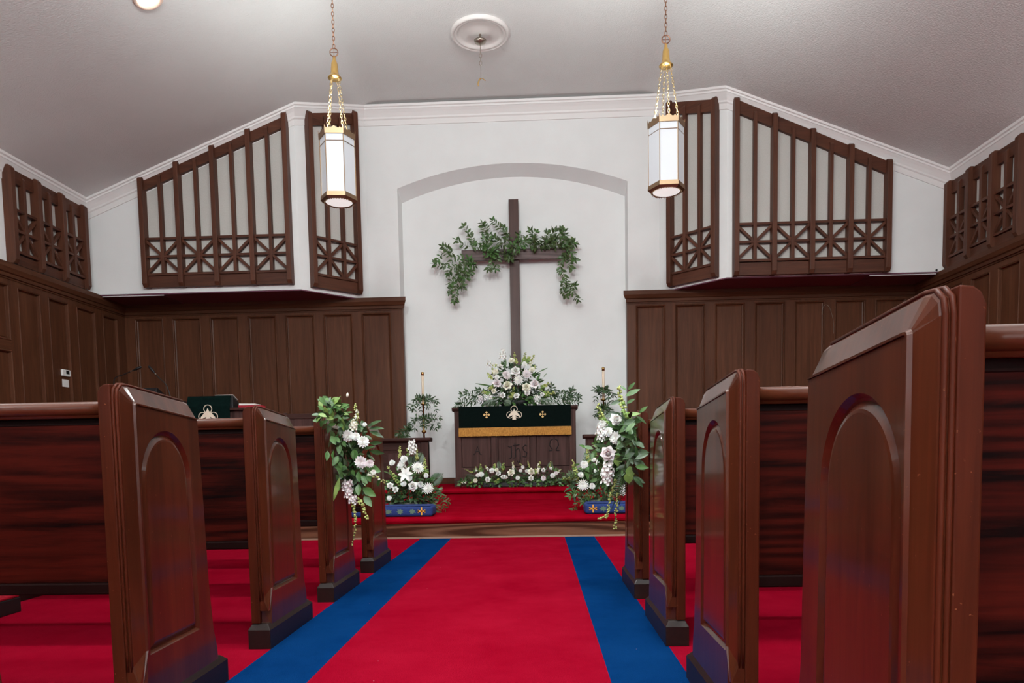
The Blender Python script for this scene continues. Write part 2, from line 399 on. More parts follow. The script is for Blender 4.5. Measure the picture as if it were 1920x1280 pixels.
# crown moulding: profile swept along the wall tops
def crown():
    prof = [(0, .215), (.012, .215), (.016, .150), (.030, .138), (.034, .118), (.060, .080), (.085, .052), (.092, .050), (.096, .030), (.112, .024), (.118, -.002), (0, -.002)]
    path = [(XL, YR), (XL, YF), (CX - 2.73, YF), (CX - 2.01, YB), (CX + 2.01, YB), (CX + 2.73, YF), (XR, YF), (XR, YR)]
    P = [Vector((x, y)) for x, y in path]
    inner = []
    for i in range(len(P)):
        def nrm(a, b):
            t = (b - a).normalized(); return Vector((t.y, -t.x))   # room lies to the right of travel
        if i == 0: m = nrm(P[0], P[1])
        elif i == len(P) - 1: m = nrm(P[-2], P[-1])
        else:
            n1, n2 = nrm(P[i - 1], P[i]), nrm(P[i], P[i + 1]); m = (n1 + n2).normalized(); m = m / max(.3, m.dot(n1))
        inner.append(m)
    bm = B(); rows = []
    pts = []
    for i in range(len(P)):
        pts.append((P[i], inner[i]))
    for p, m in pts:
        rows.append([bm.verts.new((p.x + m.x * d, p.y + m.y * d, czl(p.x + m.x * d) - h)) for d, h in prof])
    for r0, r1 in zip(rows, rows[1:]):
        k = len(prof)
        for j in range(k): bm.faces.new((r0[j], r0[(j + 1) % k], r1[(j + 1) % k], r1[j]))
    struct('trim_3', bm, M['crown'])
crown()

# ---------------------------------------------------------------- wainscot
def wainscot(name, origin, rotz, length, zb, ztop, panels, ptop, pbot, cap_end=0, midrail=None):
    """local x along the wall, y into the wall, z up; panels=[(x0,x1)...]"""
    th = .08
    bm = B()
    xsn = [0] + [v for p in panels for v in p] + [length]
    for i in range(0, len(xsn), 2): box(bm, xsn[i], xsn[i + 1], -th, 0, zb, ztop)
    for p in panels:
        box(bm, p[0], p[1], -th, 0, ptop, ztop); box(bm, p[0], p[1], -th, 0, zb, pbot)
    root = struct(name, bm, M['oak'])
    root.location = origin; root.rotation_euler = (0, 0, rotz)
    for i, p in enumerate(panels):
        spans = [(pbot, ptop)]
        if midrail and i in midrail[0]:
            spans = [(pbot, midrail[1]), (midrail[2], ptop)]
            mb = B(); box(mb, p[0], p[1], -th + .002, 0, midrail[1], midrail[2]); obj('middle_rail', mb, M['oak_h'], root)
        for z0, z1 in spans:
            pb = B()
            rings = []
            for ins, d in ((0, -th + .004), (.010, -th - .004), (.018, -th + .002), (.022, -.056), (.034, -.050), (.040, -.056)):
                rings.append([pb.verts.new((x, d, z)) for x, z in ((p[0] + ins, z0 + ins), (p[1] - ins, z0 + ins), (p[1] - ins, z1 - ins), (p[0] + ins, z1 - ins))])
            for r0, r1 in zip(rings, rings[1:]): bridge(pb, r0, r1)
            pb.faces.new(rings[-1])
            obj('panel', pb, M['oak'], root)
    cb = B()
    prof = [(0, ztop - .06), (-.09, ztop - .06), (-.092, ztop - .045), (-.108, ztop - .040), (-.112, ztop - .005), (-.128, ztop + .005), (-.150, ztop + .050), (-.150, ZC), (0, ZC)]
    e0 = .055 if cap_end < 0 else 0; e1 = .055 if cap_end > 0 else 0
    def ext(k): return max(0, (-prof[k][0] - .09)) / .06 * .055
    A = [cb.verts.new((0 - (ext(k) if cap_end < 0 else 0), y, z)) for k, (y, z) in enumerate(prof)]
    Bv = [cb.verts.new((length + (ext(k) if cap_end > 0 else 0), y, z)) for k, (y, z) in enumerate(prof)]
    cb.faces.new(A); cb.faces.new(Bv[::-1]); bridge(cb, A, Bv)
    obj('cap_moulding', cb, M['oak_h'], root)
    return root
ZT = ZC - .105
xl0 = XL; pl = [(x - xl0, x + .407 - xl0) for x in [-5.622 + .5357 * i for i in range(7)]]
wainscot('trim_4', (xl0, YB, 0), 0, -1.828 - xl0, Z2, ZT, pl, 2.728, .75, 1)
xr0 = 1.2535; pr_ = [(x - xr0, x + .407 - xr0) for x in [1.370 + .5357 * i for i in range(7)]]
wainscot('trim_5', (xr0, YB, 0), 0, XR - xr0, Z2, ZT, pr_, 2.735, .75, -1)
# side wainscots (run under the chambers): left one travels in +Y, right one in -Y
ys = [7.484, 7.961, 8.455, 8.969]
lp = [(-3.4 + .5 * i, -3.03 + .5 * i) for i in range(21)]
lp = [(a, b) for a, b in lp if b < 7.0]
lp += [(7.15, 7.526), (7.656, 8.015), (8.144, 8.50), (8.65, 9.02), (9.176, 9.504)]
wl = wainscot('trim_6', (XL, -3.6, 0), PI / 2, YB + 3.6 - .08, 0, ZT, [(a + 3.6, b + 3.6) for a, b in lp if a < 6.9 and False] + [(a + 3.6, b + 3.6) for a, b in lp if a > 5.4], 2.70, .75, 0, ((0, 1, 2, 3), 1.985, 2.09))
rp = [(YB - b, YB - a) for a, b in lp if a > 5.4][::-1]
wr = wainscot('trim_7', (XR, YB - .08, 0), -PI / 2, YB + 3.6 - .08, 0, ZT, [(a - .08, b - .08) for a, b in rp], 2.70, .75, 0)

# ---------------------------------------------------------------- grille screens
def bar(bm, p, q, w, y0, y1):
    """rectangular bar from p to q in the local x-z plane"""
    p = Vector((p[0], p[1])); q = Vector((q[0], q[1])); t = (q - p).normalized(); n = Vector((-t.y, t.x)) * w / 2
    prism(bm, [tuple(p - n), tuple(q - n), tuple(q + n), tuple(p + n)], y0, y1, 'Y')
def grille(loc, rotz, W, zb, ztl, ztr, stops, majors, lat, parity, label, group=None, tb=.155, bb=.155):
    """stops: x of every upright centre incl. stiles; majors: indices of full-depth uprights; lat: three rail heights"""
    root = thing('grille_screen', label, 'grille', loc, rotz, group)
    zt = lambda x: ztl + (ztr - ztl) * x / W
    DM, DS, SW = -.115, -.085, .035
    bm = B(); box(bm, .02, W - .02, -.012, -.001, zb + .02, zb + .05)
    bm.free()
    bm = B(); prism(bm, [(.02, zb + .04), (W - .02, zb + .04), (W - .02, zt(W) - .04), (.02, zt(0) - .04)], -.010, -.001, 'Y')
    obj('backing_cloth', bm, M['cloth_back'], root)
    bm = B(); prism(bm, [(.01, zt(0) - tb), (W - .01, zt(W) - tb), (W - .01, zt(W)), (.01, zt(0))], -.06, -.011, 'Y'); obj('top_board', bm, M['grille_h'], root, bevel=.003)
    bm = B(); box(bm, .01, W - .01, -.06, -.011, zb, zb + bb); obj('bottom_board', bm, M['grille_h'], root, bevel=.003)
    for i, x in enumerate(stops):
        if i in majors:
            w = .060 if 0 < i < len(stops) - 1 else .062
            bm = B()
            z0 = zb - .004; z1 = zt(x) + .014
            prism(bm, [(DM, z0 + .045), (DM + .030, z0), (-.002, z0), (-.002, z1 - .01), (-.05, z1), (DM + .03, z1), (DM, z1 - .03)], x - w / 2, x + w / 2, 'X')
            obj('stile' if i in (0, len(stops) - 1) else 'mullion', bm, M['grille'], root, bevel=.004)
        else:
            w = .042; z1 = zt(x) - .05
            bm = B(); prism(bm, [(DS, lat[2] + .01), (-.02, lat[2] + .01), (-.02, z1), (DS + .02, z1), (DS, z1 - .03)], x - w / 2, x + w / 2, 'X')
            obj('thin_mullion', bm, M['grille'], root, bevel=.003)
    for z in lat:
        bm = B(); box(bm, stops[0], stops[-1], -.080, -.03, z - .016, z + .016); obj('lattice_rail', bm, M['grille_h'], root, bevel=.003)
    for i in range(len(stops) - 1):
        x0, x1 = stops[i], stops[i + 1]
        up = ((i + parity) % 2 == 0)       # left boundary is a corner boundary
        for k in (0, 1):
            za, zc_ = (lat[0], lat[1]) if k == 0 else (lat[1], lat[2])
            if k == 0: p, q = ((x0, za), (x1, zc_)) if up else ((x0, zc_), (x1, za))
            else: p, q = ((x0, zc_), (x1, za)) if up else ((x0, za), (x1, zc_))
            bm = B(); bar(bm, p, q, .034, -.072, -.03); obj('diagonal_brace', bm, M['grille'], root, bevel=.003)
    return root
LAT = (3.595, 3.370, 3.145)
st = [.035 + (1.96 - .07) * i / 8 for i in range(9)]
grille((-5.06, YF - .0, 0), 0, 1.96, 2.985, 4.345, 5.105, st, (0, 2, 4, 6, 8), LAT, 0, 'large dark oak grille with slanting top on the left organ chamber front')
grille((2.49, YF, 0), 0, 1.93, 2.93, 5.08, 4.25, [.035 + (1.93 - .07) * i / 8 for i in range(9)], (0, 2, 4, 6, 8), (3.555, 3.335, 3.11), 0, 'large dark oak grille with slanting top on the right organ chamber front')
dv = Vector((.72, .72)).normalized(); ang = math.atan2(dv.y, dv.x)
p0 = Vector((CX - 2.73, YF)) + dv * .130
sa = [.035, .262, .483, .700]
grille((p0.x, p0.y, 0), ang, .735, 2.968, 5.150, 5.380, sa, (0, 3), (3.612, 3.380, 3.135), 0, 'narrow oak grille on the angled wall face behind the left lantern')
p1 = Vector((CX + 2.73, YF)) - Vector((.72, -.72)).normalized() * (.100 + .735)
grille((p1.x, p1.y, 0), -ang, .735, 2.950, 5.345, 5.125, sa, (0, 3), (3.58, 3.35, 3.11), 1, 'narrow oak grille on the angled wall face behind the right lantern')
ss = [.035 + (1.315 - .07) * i / 6 for i in range(7)]
grille((XL, 7.625, 0), PI / 2, 1.315, 2.965, 4.01, 4.01, ss, (0, 2, 4, 6), (3.566, 3.338, 3.107), 0, 'square-topped oak grille on the left side wall above the panelling', tb=.15, bb=.11)
grille((XR, 9.03, 0), -PI / 2, 1.345, 2.95, 3.99, 3.99, [.035 + (1.345 - .07) * i / 6 for i in range(7)], (0, 2, 4, 6), (3.54, 3.312, 3.082), 0, 'square-topped oak grille on the right side wall above the panelling', tb=.15, bb=.11)

# ---------------------------------------------------------------- pews
def pew(s, label):
    """aisle face of the base at x=0, near end at y=0, pew runs away in s*x"""
    root = thing('church_pew', label, 'pew')
    X = lambda v: s * v
    T0, T1 = .010, .076
    # outline of the end (y,z)
    out = [(.005, .085), (.005, .925), (.010, .943), (.024, .955), (.040, .957), (.340, .936), (.366, .930), (.384, .915), (.392, .893), (.405, .60), (.415, .35), (.432, .20), (.452, .13), (.455, .085)]
    FD = T0
    bm = B()
    fout = [(.03, .085), (.048, .24), (.050, .900), (.053, .905), (.056, .906), (.060, .907), (.335, .886), (.362, .884), (.378, .883), (.390, .882), (.405, .60), (.415, .35), (.432, .20), (.452, .13), (.455, .085)]
    bout = [(.005, .085), (.005, .24), (.005, .925), (.010, .943), (.024, .955), (.040, .957), (.340, .936), (.366, .930), (.384, .915), (.392, .893), (.405, .60), (.415, .35), (.432, .20), (.452, .13), (.455, .085)]
    fo = [bm.verts.new((X(FD), y, z)) for y, z in fout]; bo = [bm.verts.new((X(T1), y, z)) for y, z in bout]
    # arched recess
    ac, aw, zs, zt_, zb_ = .196, .136, .690, .842, .220
    def arch(ins, d):
        w = aw - ins; pts = [(ac - w, zb_ + ins)]
        for k in range(41):
            a = PI - PI * k / 40; pts.append((ac + .0 + w * math.cos(a), zs + (zt_ - zs - ins) * math.sin(a)))
        pts.append((ac + w + .012, zb_ + ins))
        return [bm.verts.new((X(FD + d), y, z)) for y, z in pts]
    L0 = arch(0, 0); L1 = arch(.007, .011); L2 = arch(.012, .0125); L3 = arch(.024, .003); L4 = arch(.030, .002)
    loop_fill(bm, [fo, L0])
    for p, q in ((L0, L1), (L1, L2), (L2, L3), (L3, L4)): bridge(bm, p, q)
    loop_fill(bm, [L4])
    bridge(bm, fo, bo); bm.faces.new(bo)
    ep = obj('end_panel', bm, M['pew_v'], root)
    # raised edge moulding: bevelled strip down the back edge and over the top
    bm = B()
    DC = .020
    def ring(o_, i_, t=1.):
        (yo, zo), (yi, zi) = o_, i_
        def q(f): return yo + (yi - yo) * f, zo + (zi - zo) * f
        pts = [(T1 - .01, 0), (T0 + DC * t, 0), (T0 + DC * t * .80, .12), (T0 + DC * t * .16, .86), (T0 - .003 * t, .92), (T0 - .003 * t, 1.0), (T1 - .01, 1.0)]
        return [bm.verts.new((X(x), *q(f))) for x, f in pts]
    seq = [((.002, .150), (.020, .150), .05), ((.002, .20), (.050, .24), 1), ((.002, .925), (.052, .905), 1), ((.006, .945), (.053, .906), 1), ((.022, .958), (.054, .907), 1), ((.042, .960), (.060, .908), 1), ((.340, .939), (.335, .887), 1), ((.368, .933), (.362, .885), 1), ((.386, .917), (.378, .884), 1), ((.3945, .893), (.390, .883), 1)]
    rg = [ring(*q) for q in seq]
    for r0, r1 in zip(rg, rg[1:]): bridge(bm, r0, r1)
    bm.faces.new(rg[0]); bm.faces.new(rg[-1][::-1])
    obj('edge_moulding', bm, M['pew_v'], ep)
    # reeded corner beads
    bm = B()
    for xo, yo, zo in ((T0 + .021, .001, 0), (T0 + .030, -.001, .002)):
        tube(bm, [(X(xo), yo + .004, .19), (X(xo), yo + .002, .24), (X(xo), yo + .002, .925), (X(xo), yo + .006, .944 + zo), (X(xo), yo + .022, .958 + zo), (X(xo), yo + .05, .9605 + zo), (X(xo), .34, .9395 + zo)], .0042, 6)
    obj('corner_bead', bm, M['pew_post'], ep, smooth=True)
    # back post facing, slightly rounded top
    bm = B()
    prism(bm, [(X(T0 + .034), .10), (X(T1 + .003), .10), (X(T1 + .003), .935), (X(T1 - .004), .951), (X(T1 - .014), .958), (X(T0 + .034), .960)], -.003, .03, 'Y')
    obj('back_post', bm, M['pew_post'], root, bevel=.003)
    # base block with sloped top
    bm = B()
    r0 = [(0, 0), (0, .078), (.012, .097)]
    lo = [bm.verts.new((X(x), y, z)) for x, y, z in ((-.0, -.014, 0), (.090, -.014, 0), (.090, .505, 0), (-.0, .505, 0))]
    md = [bm.verts.new((X(x), y, z)) for x, y, z in ((-.0, -.014, .076), (.090, -.014, .076), (.090, .505, .076), (-.0, .505, .076))]
    tp = [bm.verts.new((X(x), y, z)) for x, y, z in ((.014, .0, .098), (.078, .0, .098), (.078, .475, .098), (.014, .475, .098))]
    bridge(bm, lo, md); bridge(bm, md, tp); bm.faces.new(lo); bm.faces.new(tp)
    obj('end_base', bm, M['pew_base'], root, bevel=.002)
    LN = 3.55
    x0, x1 = T1, LN - T1
    a, b = sorted((X(x0), X(x1)))
    bm = B(); tube(bm, [(a, .058, .900), (b, .058, .900)], .0195, 16); box(bm, a, b, .050, .075, .875, .905); tr = obj('top_rail', bm, M['pew_rail'], root, smooth=False)
    for p in tr.data.polygons: p.use_smooth = len(p.vertices) == 4 and abs(p.normal.x) < .5
    bm = B(); box(bm, a, b, .068, .090, .855, .885); tube(bm, [(a, .066, .858), (b, .066, .858)], .004, 6); obj('rail_moulding', bm, plain('dark_moulding', (.010, .0015, .0012), .6, spec=.1) if 'dkm' not in M else M['dkm'], tr)
    bm = B(); box(bm, a, b, .062, .085, .425, .856); obj('backrest', bm, M['pew_h'], root)
    bm = B(); box(bm, a, b, .050, .092, .392, .424); obj('lower_rail', bm, M['dkm'], root, bevel=.004)
    bm = B(); prism(bm, [(.088, .395), (.088, .422), (.36, .445), (.40, .440), (.405, .425), (.39, .412)], a, b, 'X'); obj('seat', bm, M['pew_rail'], root)
    bm = B(); c0, c1 = sorted((X(LN / 2 - .015), X(LN / 2 + .025))); prism(bm, [(.06, 0), (.40, 0), (.36, .10), (.34, .42), (.088, .40), (.10, .10)], c0, c1, 'X'); obj('centre_support', bm, M['pew_base'], root)
    bm = B(); c0, c1 = sorted((X(LN - T1), X(LN - .01))); prism(bm, out, c0, c1, 'X'); box(bm, min(X(LN), X(LN - .085)), max(X(LN), X(LN - .085)), -.01, .50, 0, .09); obj('wall_end_panel', bm, M['pew_v'], root)
    return root
M['dkm'] = plain('dark_moulding', (.008, .0015, .0012), .6, spec=.1)
LBL = ['nearest left pew, only a sliver of its end at the left picture edge',
       'left pew whose big arched end panel fills the lower left, no flowers',
       'left pew behind the large lower-left one, bare end, lectern cloth above its back rail',
       'left pew with a white flower and greenery spray hung on its aisle end',
       'left pew nearest the altar step, half hidden behind the hanging spray']
LY = (.905, 1.79, 2.685, 3.550, 4.435)
RBL = ['nearest right pew, largest arched end panel at the right edge',
       'second right pew from the camera, dark end panel reflecting blue carpet',
       'third right pew, its end panel glossy and reflecting the pale wall',
       'right pew nearest the altar with flowers and leaves hung on its end']
RY = (.905, 1.79, 2.680, 3.555)
first = pew(-1, LBL[0]); first.location = (-1.070, LY[0], 0)
for i in range(1, 5):
    c = copy_tree(first); c.location = (-1.070, LY[i], 0); c['label'] = LBL[i]
first['group'] = 'left pews'
rp_ = pew(1, RBL[0]); rp_.location = (.486, RY[0], 0)
for i in range(1, 4):
    c = copy_tree(rp_); c.location = (.486, RY[i], 0); c['label'] = RBL[i]
for o in C.objects:
    if o.parent is None and o.name.startswith('church_pew'):
        o['group'] = 'pews left of the aisle' if o.location.x < 0 else 'pews right of the aisle'
# kneeler under the left pew
t = thing('kneeler', 'dark kneeler block with red padded top on carpet under left pews', 'kneeler', (-2.645, 3.23, 0))
bm = B(); box(bm, -.9, 0, 0, .17, 0, .075); obj('block', bm, M['black'], t, bevel=.004)
bm = B(); box(bm, -.9, -.002, .002, .168, .075, .095); obj('pad', bm, M['redbook'], t, bevel=.008)

# ---------------------------------------------------------------- altar
def dove(root, c, S, mat):
    """trefoil ring with a descending dove, embroidered, in the local x-z plane at c"""
    bm = B()
    for cx, cz_, r in ((0, .27, .22), (-.30, -.13, .22), (.30, -.13, .22)):
        pts = [(c[0] + (cx + r * math.cos(2 * PI * k / 20)) * S, c[1], c[2] + (cz_ + r * math.sin(2 * PI * k / 20)) * S) for k in range(20)]
        tube(bm, pts, .022 * S, 6, closed=True)
    obj('trefoil_ring', bm, mat, root)
    bm = B()
    for sg in (-1, 1):
        prism(bm, [(c[0] + sg * x * S, c[2] + z * S) for x, z in ((.02, .10), (.10, .14), (.22, .03), (.38, -.16), (.44, -.33), (.30, -.24), (.16, -.18), (.04, -.12))], c[1] - .007, c[1] + .002, 'Y')
    prism(bm, [(c[0] + x * S, c[2] + z * S) for x, z in ((0, .30), (.045, .20), (.075, .10), (.085, -.15), (.13, -.46), (-.13, -.46), (-.085, -.15), (-.075, .10), (-.045, .20))], c[1] - .010, c[1] + .002, 'Y')
    obj('dove_emblem', bm, mat, root)
AX, AY = -.285, 9.0
t = thing('altar_table', 'dark oak altar with carved front panels under green frontal', 'altar', (AX, AY, Z2))
H = 1.358 - Z2
bm = B(); W = .785
for x0, x1 in ((-W, -W + .085), (-.315, -.225), (.190, .275), (W - .085, W)): box(bm, x0, x1, 0, .05, .10, H - .05)
box(bm, -W, W, 0.001, .05, .10, .245); box(bm, -W, W, .001, .05, H - .2, H - .05)
box(bm, -W, W, .03, .60, .10, H - .05)
obj('body', bm, M['altar'], t, bevel=.004)
for x0, x1 in ((-W + .085, -.315), (-.225, .190), (.275, W - .085)):
    bm = B(); box(bm, x0 + .006, x1 - .006, .014, .035, .251, H - .21); obj('front_panel', bm, M['altar'], t, bevel=.004)
bm = B(); prism(bm, [(-.03, 0), (-.03, .085), (-.012, .115), (.62, .115), (.62, 0)], -W - .012, W + .012); obj('plinth', bm, M['altar_h'], t)
bm = B(); prism(bm, [(0, H - .05), (-.012, H - .045), (-.022, H - .025), (-.030, H - .022), (-.030, H), (.63, H), (.63, H - .05)], -W - .028, W + .028); obj('table_top', bm, M['altar_h'], t, bevel=.003)
def carve(polys, c, S, r=.006, name='carved_letter'):
    bm = B()
    for pl_ in polys: tube(bm, [(c[0] + x * S, .0115, c[2] + z * S) for x, z in pl_], r, 6)
    obj(name, bm, M['groove'], t)
pa = at(895, 845, 9.0); pi_ = at(970, 846, 9.0); po = at(1039, 833, 9.0)
rel = lambda p: (p.x - AX, 0, p.z - Z2)
carve([[(-.5, -.42), (-.3, -.40), (0, .55), (.32, -.40), (.5, -.44)], [(-.22, -.05), (.22, -.05)]], rel(pa), .11, .0062)
carve([[(-.48, .28), (-.38, .22), (-.30, .28), (-.30, -.30), (-.40, -.36)],
       [(-.12, .42), (-.10, -.28), (-.20, -.34)], [(-.22, .30), (.12, .34)], [(-.10, .05), (.06, .16), (.14, .0), (.14, -.42), (.05, -.60), (-.02, -.46)],
       [(.50, .26), (.40, .32), (.28, .20), (.34, .02), (.48, -.06), (.44, -.28), (.26, -.26)]], rel(pi_), .255, .0072)
carve([[(-.45, -.5), (-.15, -.5), (-.15, -.42), (-.38, -.05), (-.30, .35), (0, .5), (.30, .35), (.38, -.05), (.15, -.42), (.15, -.5), (.45, -.5)]], rel(po), .155, .0068)
t2 = thing('altar_frontal', 'dark green velvet frontal with gold fringe hanging over the altar', 'cloth', (AX, AY, Z2))
cw = .722; hz = 1.082 - Z2
bm = B(); prism(bm, [(-.036, hz), (-.036, H + .003), (-.032, H + .006), (.6, H + .006), (.6, H + .002), (-.031, H + .001), (-.031, hz)], -cw, cw); vp_ = obj('velvet_panel', bm, M['velvet'], t2)
bm = B()
nf = 150
for i in range(nf):
    x = -cw + 2 * cw * i / (nf - 1); tube(bm, [(x, -.036, hz + .006), (x + random.uniform(-.002, .002), -.037, hz - .100 + random.uniform(-.002, .002))], .0058, 5)
box(bm, -cw, cw, -.042, -.034, hz - .005, hz + .008)
obj('gold_fringe', bm, M['gold'], vp_)
pc = rel(at(964, 774, 8.96)); dove(t2, (pc[0], -.039, pc[2]), .185, M['ivory'])
def cross_patty(root, c, S, mat):
    bm = B()
    for k in range(4):
        a = k * PI / 2; ca, sa_ = math.cos(a), math.sin(a)
        pts = [(.04, .0), (.05, .28), (.20, .30), (.12, .42), (0, .5), (-.12, .42), (-.20, .30), (-.05, .28), (-.04, 0)]
        prism(bm, [(c[0] + (x * ca - z * sa_) * S, c[2] + (x * sa_ + z * ca) * S) for x, z in pts], c[1] - .006 - .0004 * k, c[1] + .002, 'Y')
    obj('cross_emblem', bm, mat, root)
for px, py in ((912.3, 777.5), (1017.5, 776.5)):
    q = rel(at(px, py, 8.96)); cross_patty(t2, (q[0], -.038, q[2]), .088, M['goldthread'])

# ---------------------------------------------------------------- wall cross
cp = at(966, 560, 9.85); 
xt = at(962, 373, 9.83); xb = at(968, 700, 9.83)
t = thing('wooden_cross', 'tall plain dark wooden cross on the white niche wall', 'cross', (xt.x + .003, 9.83, Z2))
bm = B(); box(bm, -.067, .067, 0, .085, .0, xt.z - Z2); obj('upright_beam', bm, M['cross_v'], t, bevel=.004)
ca_, cb_ = at(865, 479, 9.78), at(1062, 473, 9.78)
bm = B(); box(bm, ca_.x - xt.x, cb_.x - xt.x, -.050, -.0005, (ca_.z + cb_.z) / 2 - Z2 - .072, (ca_.z + cb_.z) / 2 - Z2 + .072); obj('crossbeam', bm, M['cross_h'], t, bevel=.004)

# ---------------------------------------------------------------- chancel rails
def chancel_rail(x0, x1, post, label):
    t = thing('chancel_rail', label, 'railing', (0, 8.62, Z2), 0, None)
    h = .585; lo, hi_ = min(x0, x1), max(x0, x1)
    bm = B(); box(bm, lo, hi_, 0, .05, 0, h); box(bm, lo, hi_, -.012, .062, 0, .10); box(bm, lo, hi_, -.008, .058, h - .10, h)
    obj('panel_body', bm, M['altar_h'], t, bevel=.003)
    n = 3
    for i in range(n):
        a = lo + .1 + (hi_ - lo - .1) * i / n; b = lo + (hi_ - lo - .1) * (i + 1) / n
        bm = B(); box(bm, a, b, -.006, .001, .14, h - .14); obj('raised_panel', bm, M['altar'], t, bevel=.005)
    bm = B(); p0_, p1_ = post - .045, post + .045; box(bm, p0_, p1_, -.03, .08, 0, h); obj('end_post', bm, M['altar'], t, bevel=.006)
    bm = B(); prism(bm, [(-.05, h), (-.075, h + .02), (-.075, h + .05), (.12, h + .05), (.12, h + .02), (.10, h)], lo - .035, hi_ + .035); obj('cap_rail', bm, M['altar_h'], t, bevel=.004)
chancel_rail(-3.0, -1.355, -1.40, 'low dark wooden rail with moulded cap left of the altar')
chancel_rail(.60, 2.4, .645, 'low dark wooden rail with moulded cap right of the altar')

# ---------------------------------------------------------------- kneeling cushions
def cushion(x0, x1, crosses, leaves, label):
    t = thing('kneeling_cushion', label, 'cushion', ((x0 + x1) / 2, 6.40, Z1), 0, 'needlepoint cushions on the step')
    w = (x1 - x0) / 2
    bm = B(); box(bm, -w, w, -.10, .16, 0, .098); o = obj('cushion_body', bm, M['blue_cush'], t, bevel=.028, seg=4)
    for p in o.data.polygons: p.use_smooth = True
    for cx in crosses:
        bm = B(); s = .036
        for (a, b_, c, d) in ((-s, s, -.006, .006), (-.006, .006, -s, s), (-s, -s + .012, -.014, .014), (s - .012, s, -.014, .014)): box(bm, cx + a, cx + b_, -.1035, -.099, .052 + c, .052 + d)
        obj('gold_cross', bm, M['needle_gold'], t)
    for cx in leaves:
        bm = B(); pts = []
        for k in range(14):
            a = 2 * PI * k / 14; r = (.034 if k % 2 else .022) * random.uniform(.85, 1.1); pts.append((cx + r * math.cos(a), .050 + r * .8 * math.sin(a)))
        prism(bm, pts, -.1030, -.099, 'Y'); obj('leaf_motif', bm, M['needle_green'], t)
    bm = B(); box(bm, -w + .02, w - .02, -.09, .15, .0985, .0995); obj('top_piping', bm, M['blue_cush'], t)
    return t
pA, pB = at(726, 960, 6.3), at(811, 958, 6.3)
qx = lambda x, c: at(x, 958, 6.3).x - c
x0, x1 = -2.1, pB.x; c = (x0 + x1) / 2
cushion(x0, x1, [qx(790.5, c)], [qx(750, c), qx(773, c), qx(728, c)], 'blue embroidered kneeling cushion on red step left of the aisle')
x0, x1 = at(1097, 950, 6.3).x, 1.5; c = (x0 + x1) / 2
cushion(x0, x1, [qx(1112, c)], [qx(1131, c), qx(1165, c)], 'blue embroidered kneeling cushion on red step right of the aisle')

# ---------------------------------------------------------------- greenery
def leaf(bm, p, d, L, Wd, up=None, curl=.15, mi=0):
    d = d.normalized()
    if up is None: up = Vector((random.uniform(-1, 1), random.uniform(-1.2, -.2), random.uniform(-.3, 1)))
    side = d.cross(up)
    if side.length < 1e-3: side = d.cross(Vector((1, 0, 0)))
    side.normalize(); nrm = side.cross(d).normalized()
    prof = ((0, .04), (.18, .62), (.42, 1.), (.70, .78), (.90, .32), (1, .0))
    rows = []
    for tt, w in prof:
        c = p + d * (L * tt) - nrm * (curl * L * tt * tt)
        rows.append((bm.verts.new(c - side * Wd / 2 * w + nrm * Wd * .12 * w), bm.verts.new(c), bm.verts.new(c + side * Wd / 2 * w + nrm * Wd * .12 * w)))
    for a, b in zip(rows, rows[1:]):
        for k in (0, 1):
            try:
                f = bm.faces.new((a[k], a[k + 1], b[k + 1], b[k])); f.material_index = mi; f.smooth = True
            except ValueError: pass
def rv(s=1.): return Vector((random.gauss(0, s), random.gauss(0, s), random.gauss(0, s)))
def bez(pts, n):
    pts = [Vector(p) for p in pts]; out = []
    segs = len(pts) - 1
    for i in range(n + 1):
        u = i / n * segs; k = min(int(u), segs - 1); f = u - k
        p0 = pts[max(k - 1, 0)]; p1 = pts[k]; p2 = pts[k + 1]; p3 = pts[min(k + 2, segs)]
        out.append(.5 * ((2 * p1) + (p2 - p0) * f + (2 * p0 - 5 * p1 + 4 * p2 - p3) * f * f + (3 * p1 - p0 - 3 * p2 + p3) * f ** 3))
    return out
def spray(bl, bs, pts, n, L, Wd, spread=1., sr=.0022, drop=.0, mi=0):
    path = bez(pts, max(4, n))
    tube(bs, path, [sr * (1 - .6 * i / len(path)) for i in range(len(path))], 4)
    for i in range(1, len(path)):
        t_ = (path[i] - path[i - 1]).normalized()
        for sgn in (-1, 1):
            a = Vector((0, -1, 0)).cross(t_); a = a.normalized() if a.length > .1 else Vector((1, 0, 0))
            d = t_ * .7 + a * sgn * spread + rv(.25) + Vector((0, 0, -drop))
            l = L * random.uniform(.7, 1.15)
            leaf(bl, path[i], d, l, Wd * l / L, mi=mi)
    leaf(bl, path[-1], (path[-1] - path[-2]), L, Wd, mi=mi)
def mass(bl, c, rad, n, L, Wd, mi=0, down=.0, clampY=None):
    c = Vector(c)
    for _ in range(n):
        while True:
            v = Vector((random.uniform(-1, 1), random.uniform(-1, 1), random.uniform(-1, 1)))
            if v.length < 1: break
        p = c + Vector((v.x * rad[0], v.y * rad[1], v.z * rad[2]))
        d = Vector((v.x, v.y * .6 - .2, v.z)) + rv(.45) + Vector((0, 0, -down))
        l = L * random.uniform(.65, 1.2); leaf(bl, p, d, l, Wd * l / L, mi=mi)
def fern(bm, p, q, Wd, n=16):
    p, q = Vector(p), Vector(q); d = (q - p); L = d.length; d.normalize(); a = Vector((0, -1, 0)).cross(d).normalized()
    tube(bm, [p, q], .0018, 4)
    for i in range(n):
        f = (i + .5) / n; c = p + d * L * f; w = Wd * math.sin(PI * min(1, f * .8 + .2))
        for s in (-1, 1): leaf(bm, c, a * s + d * .5, w, w * .22, up=Vector((0, -1, .2)), curl=.1)

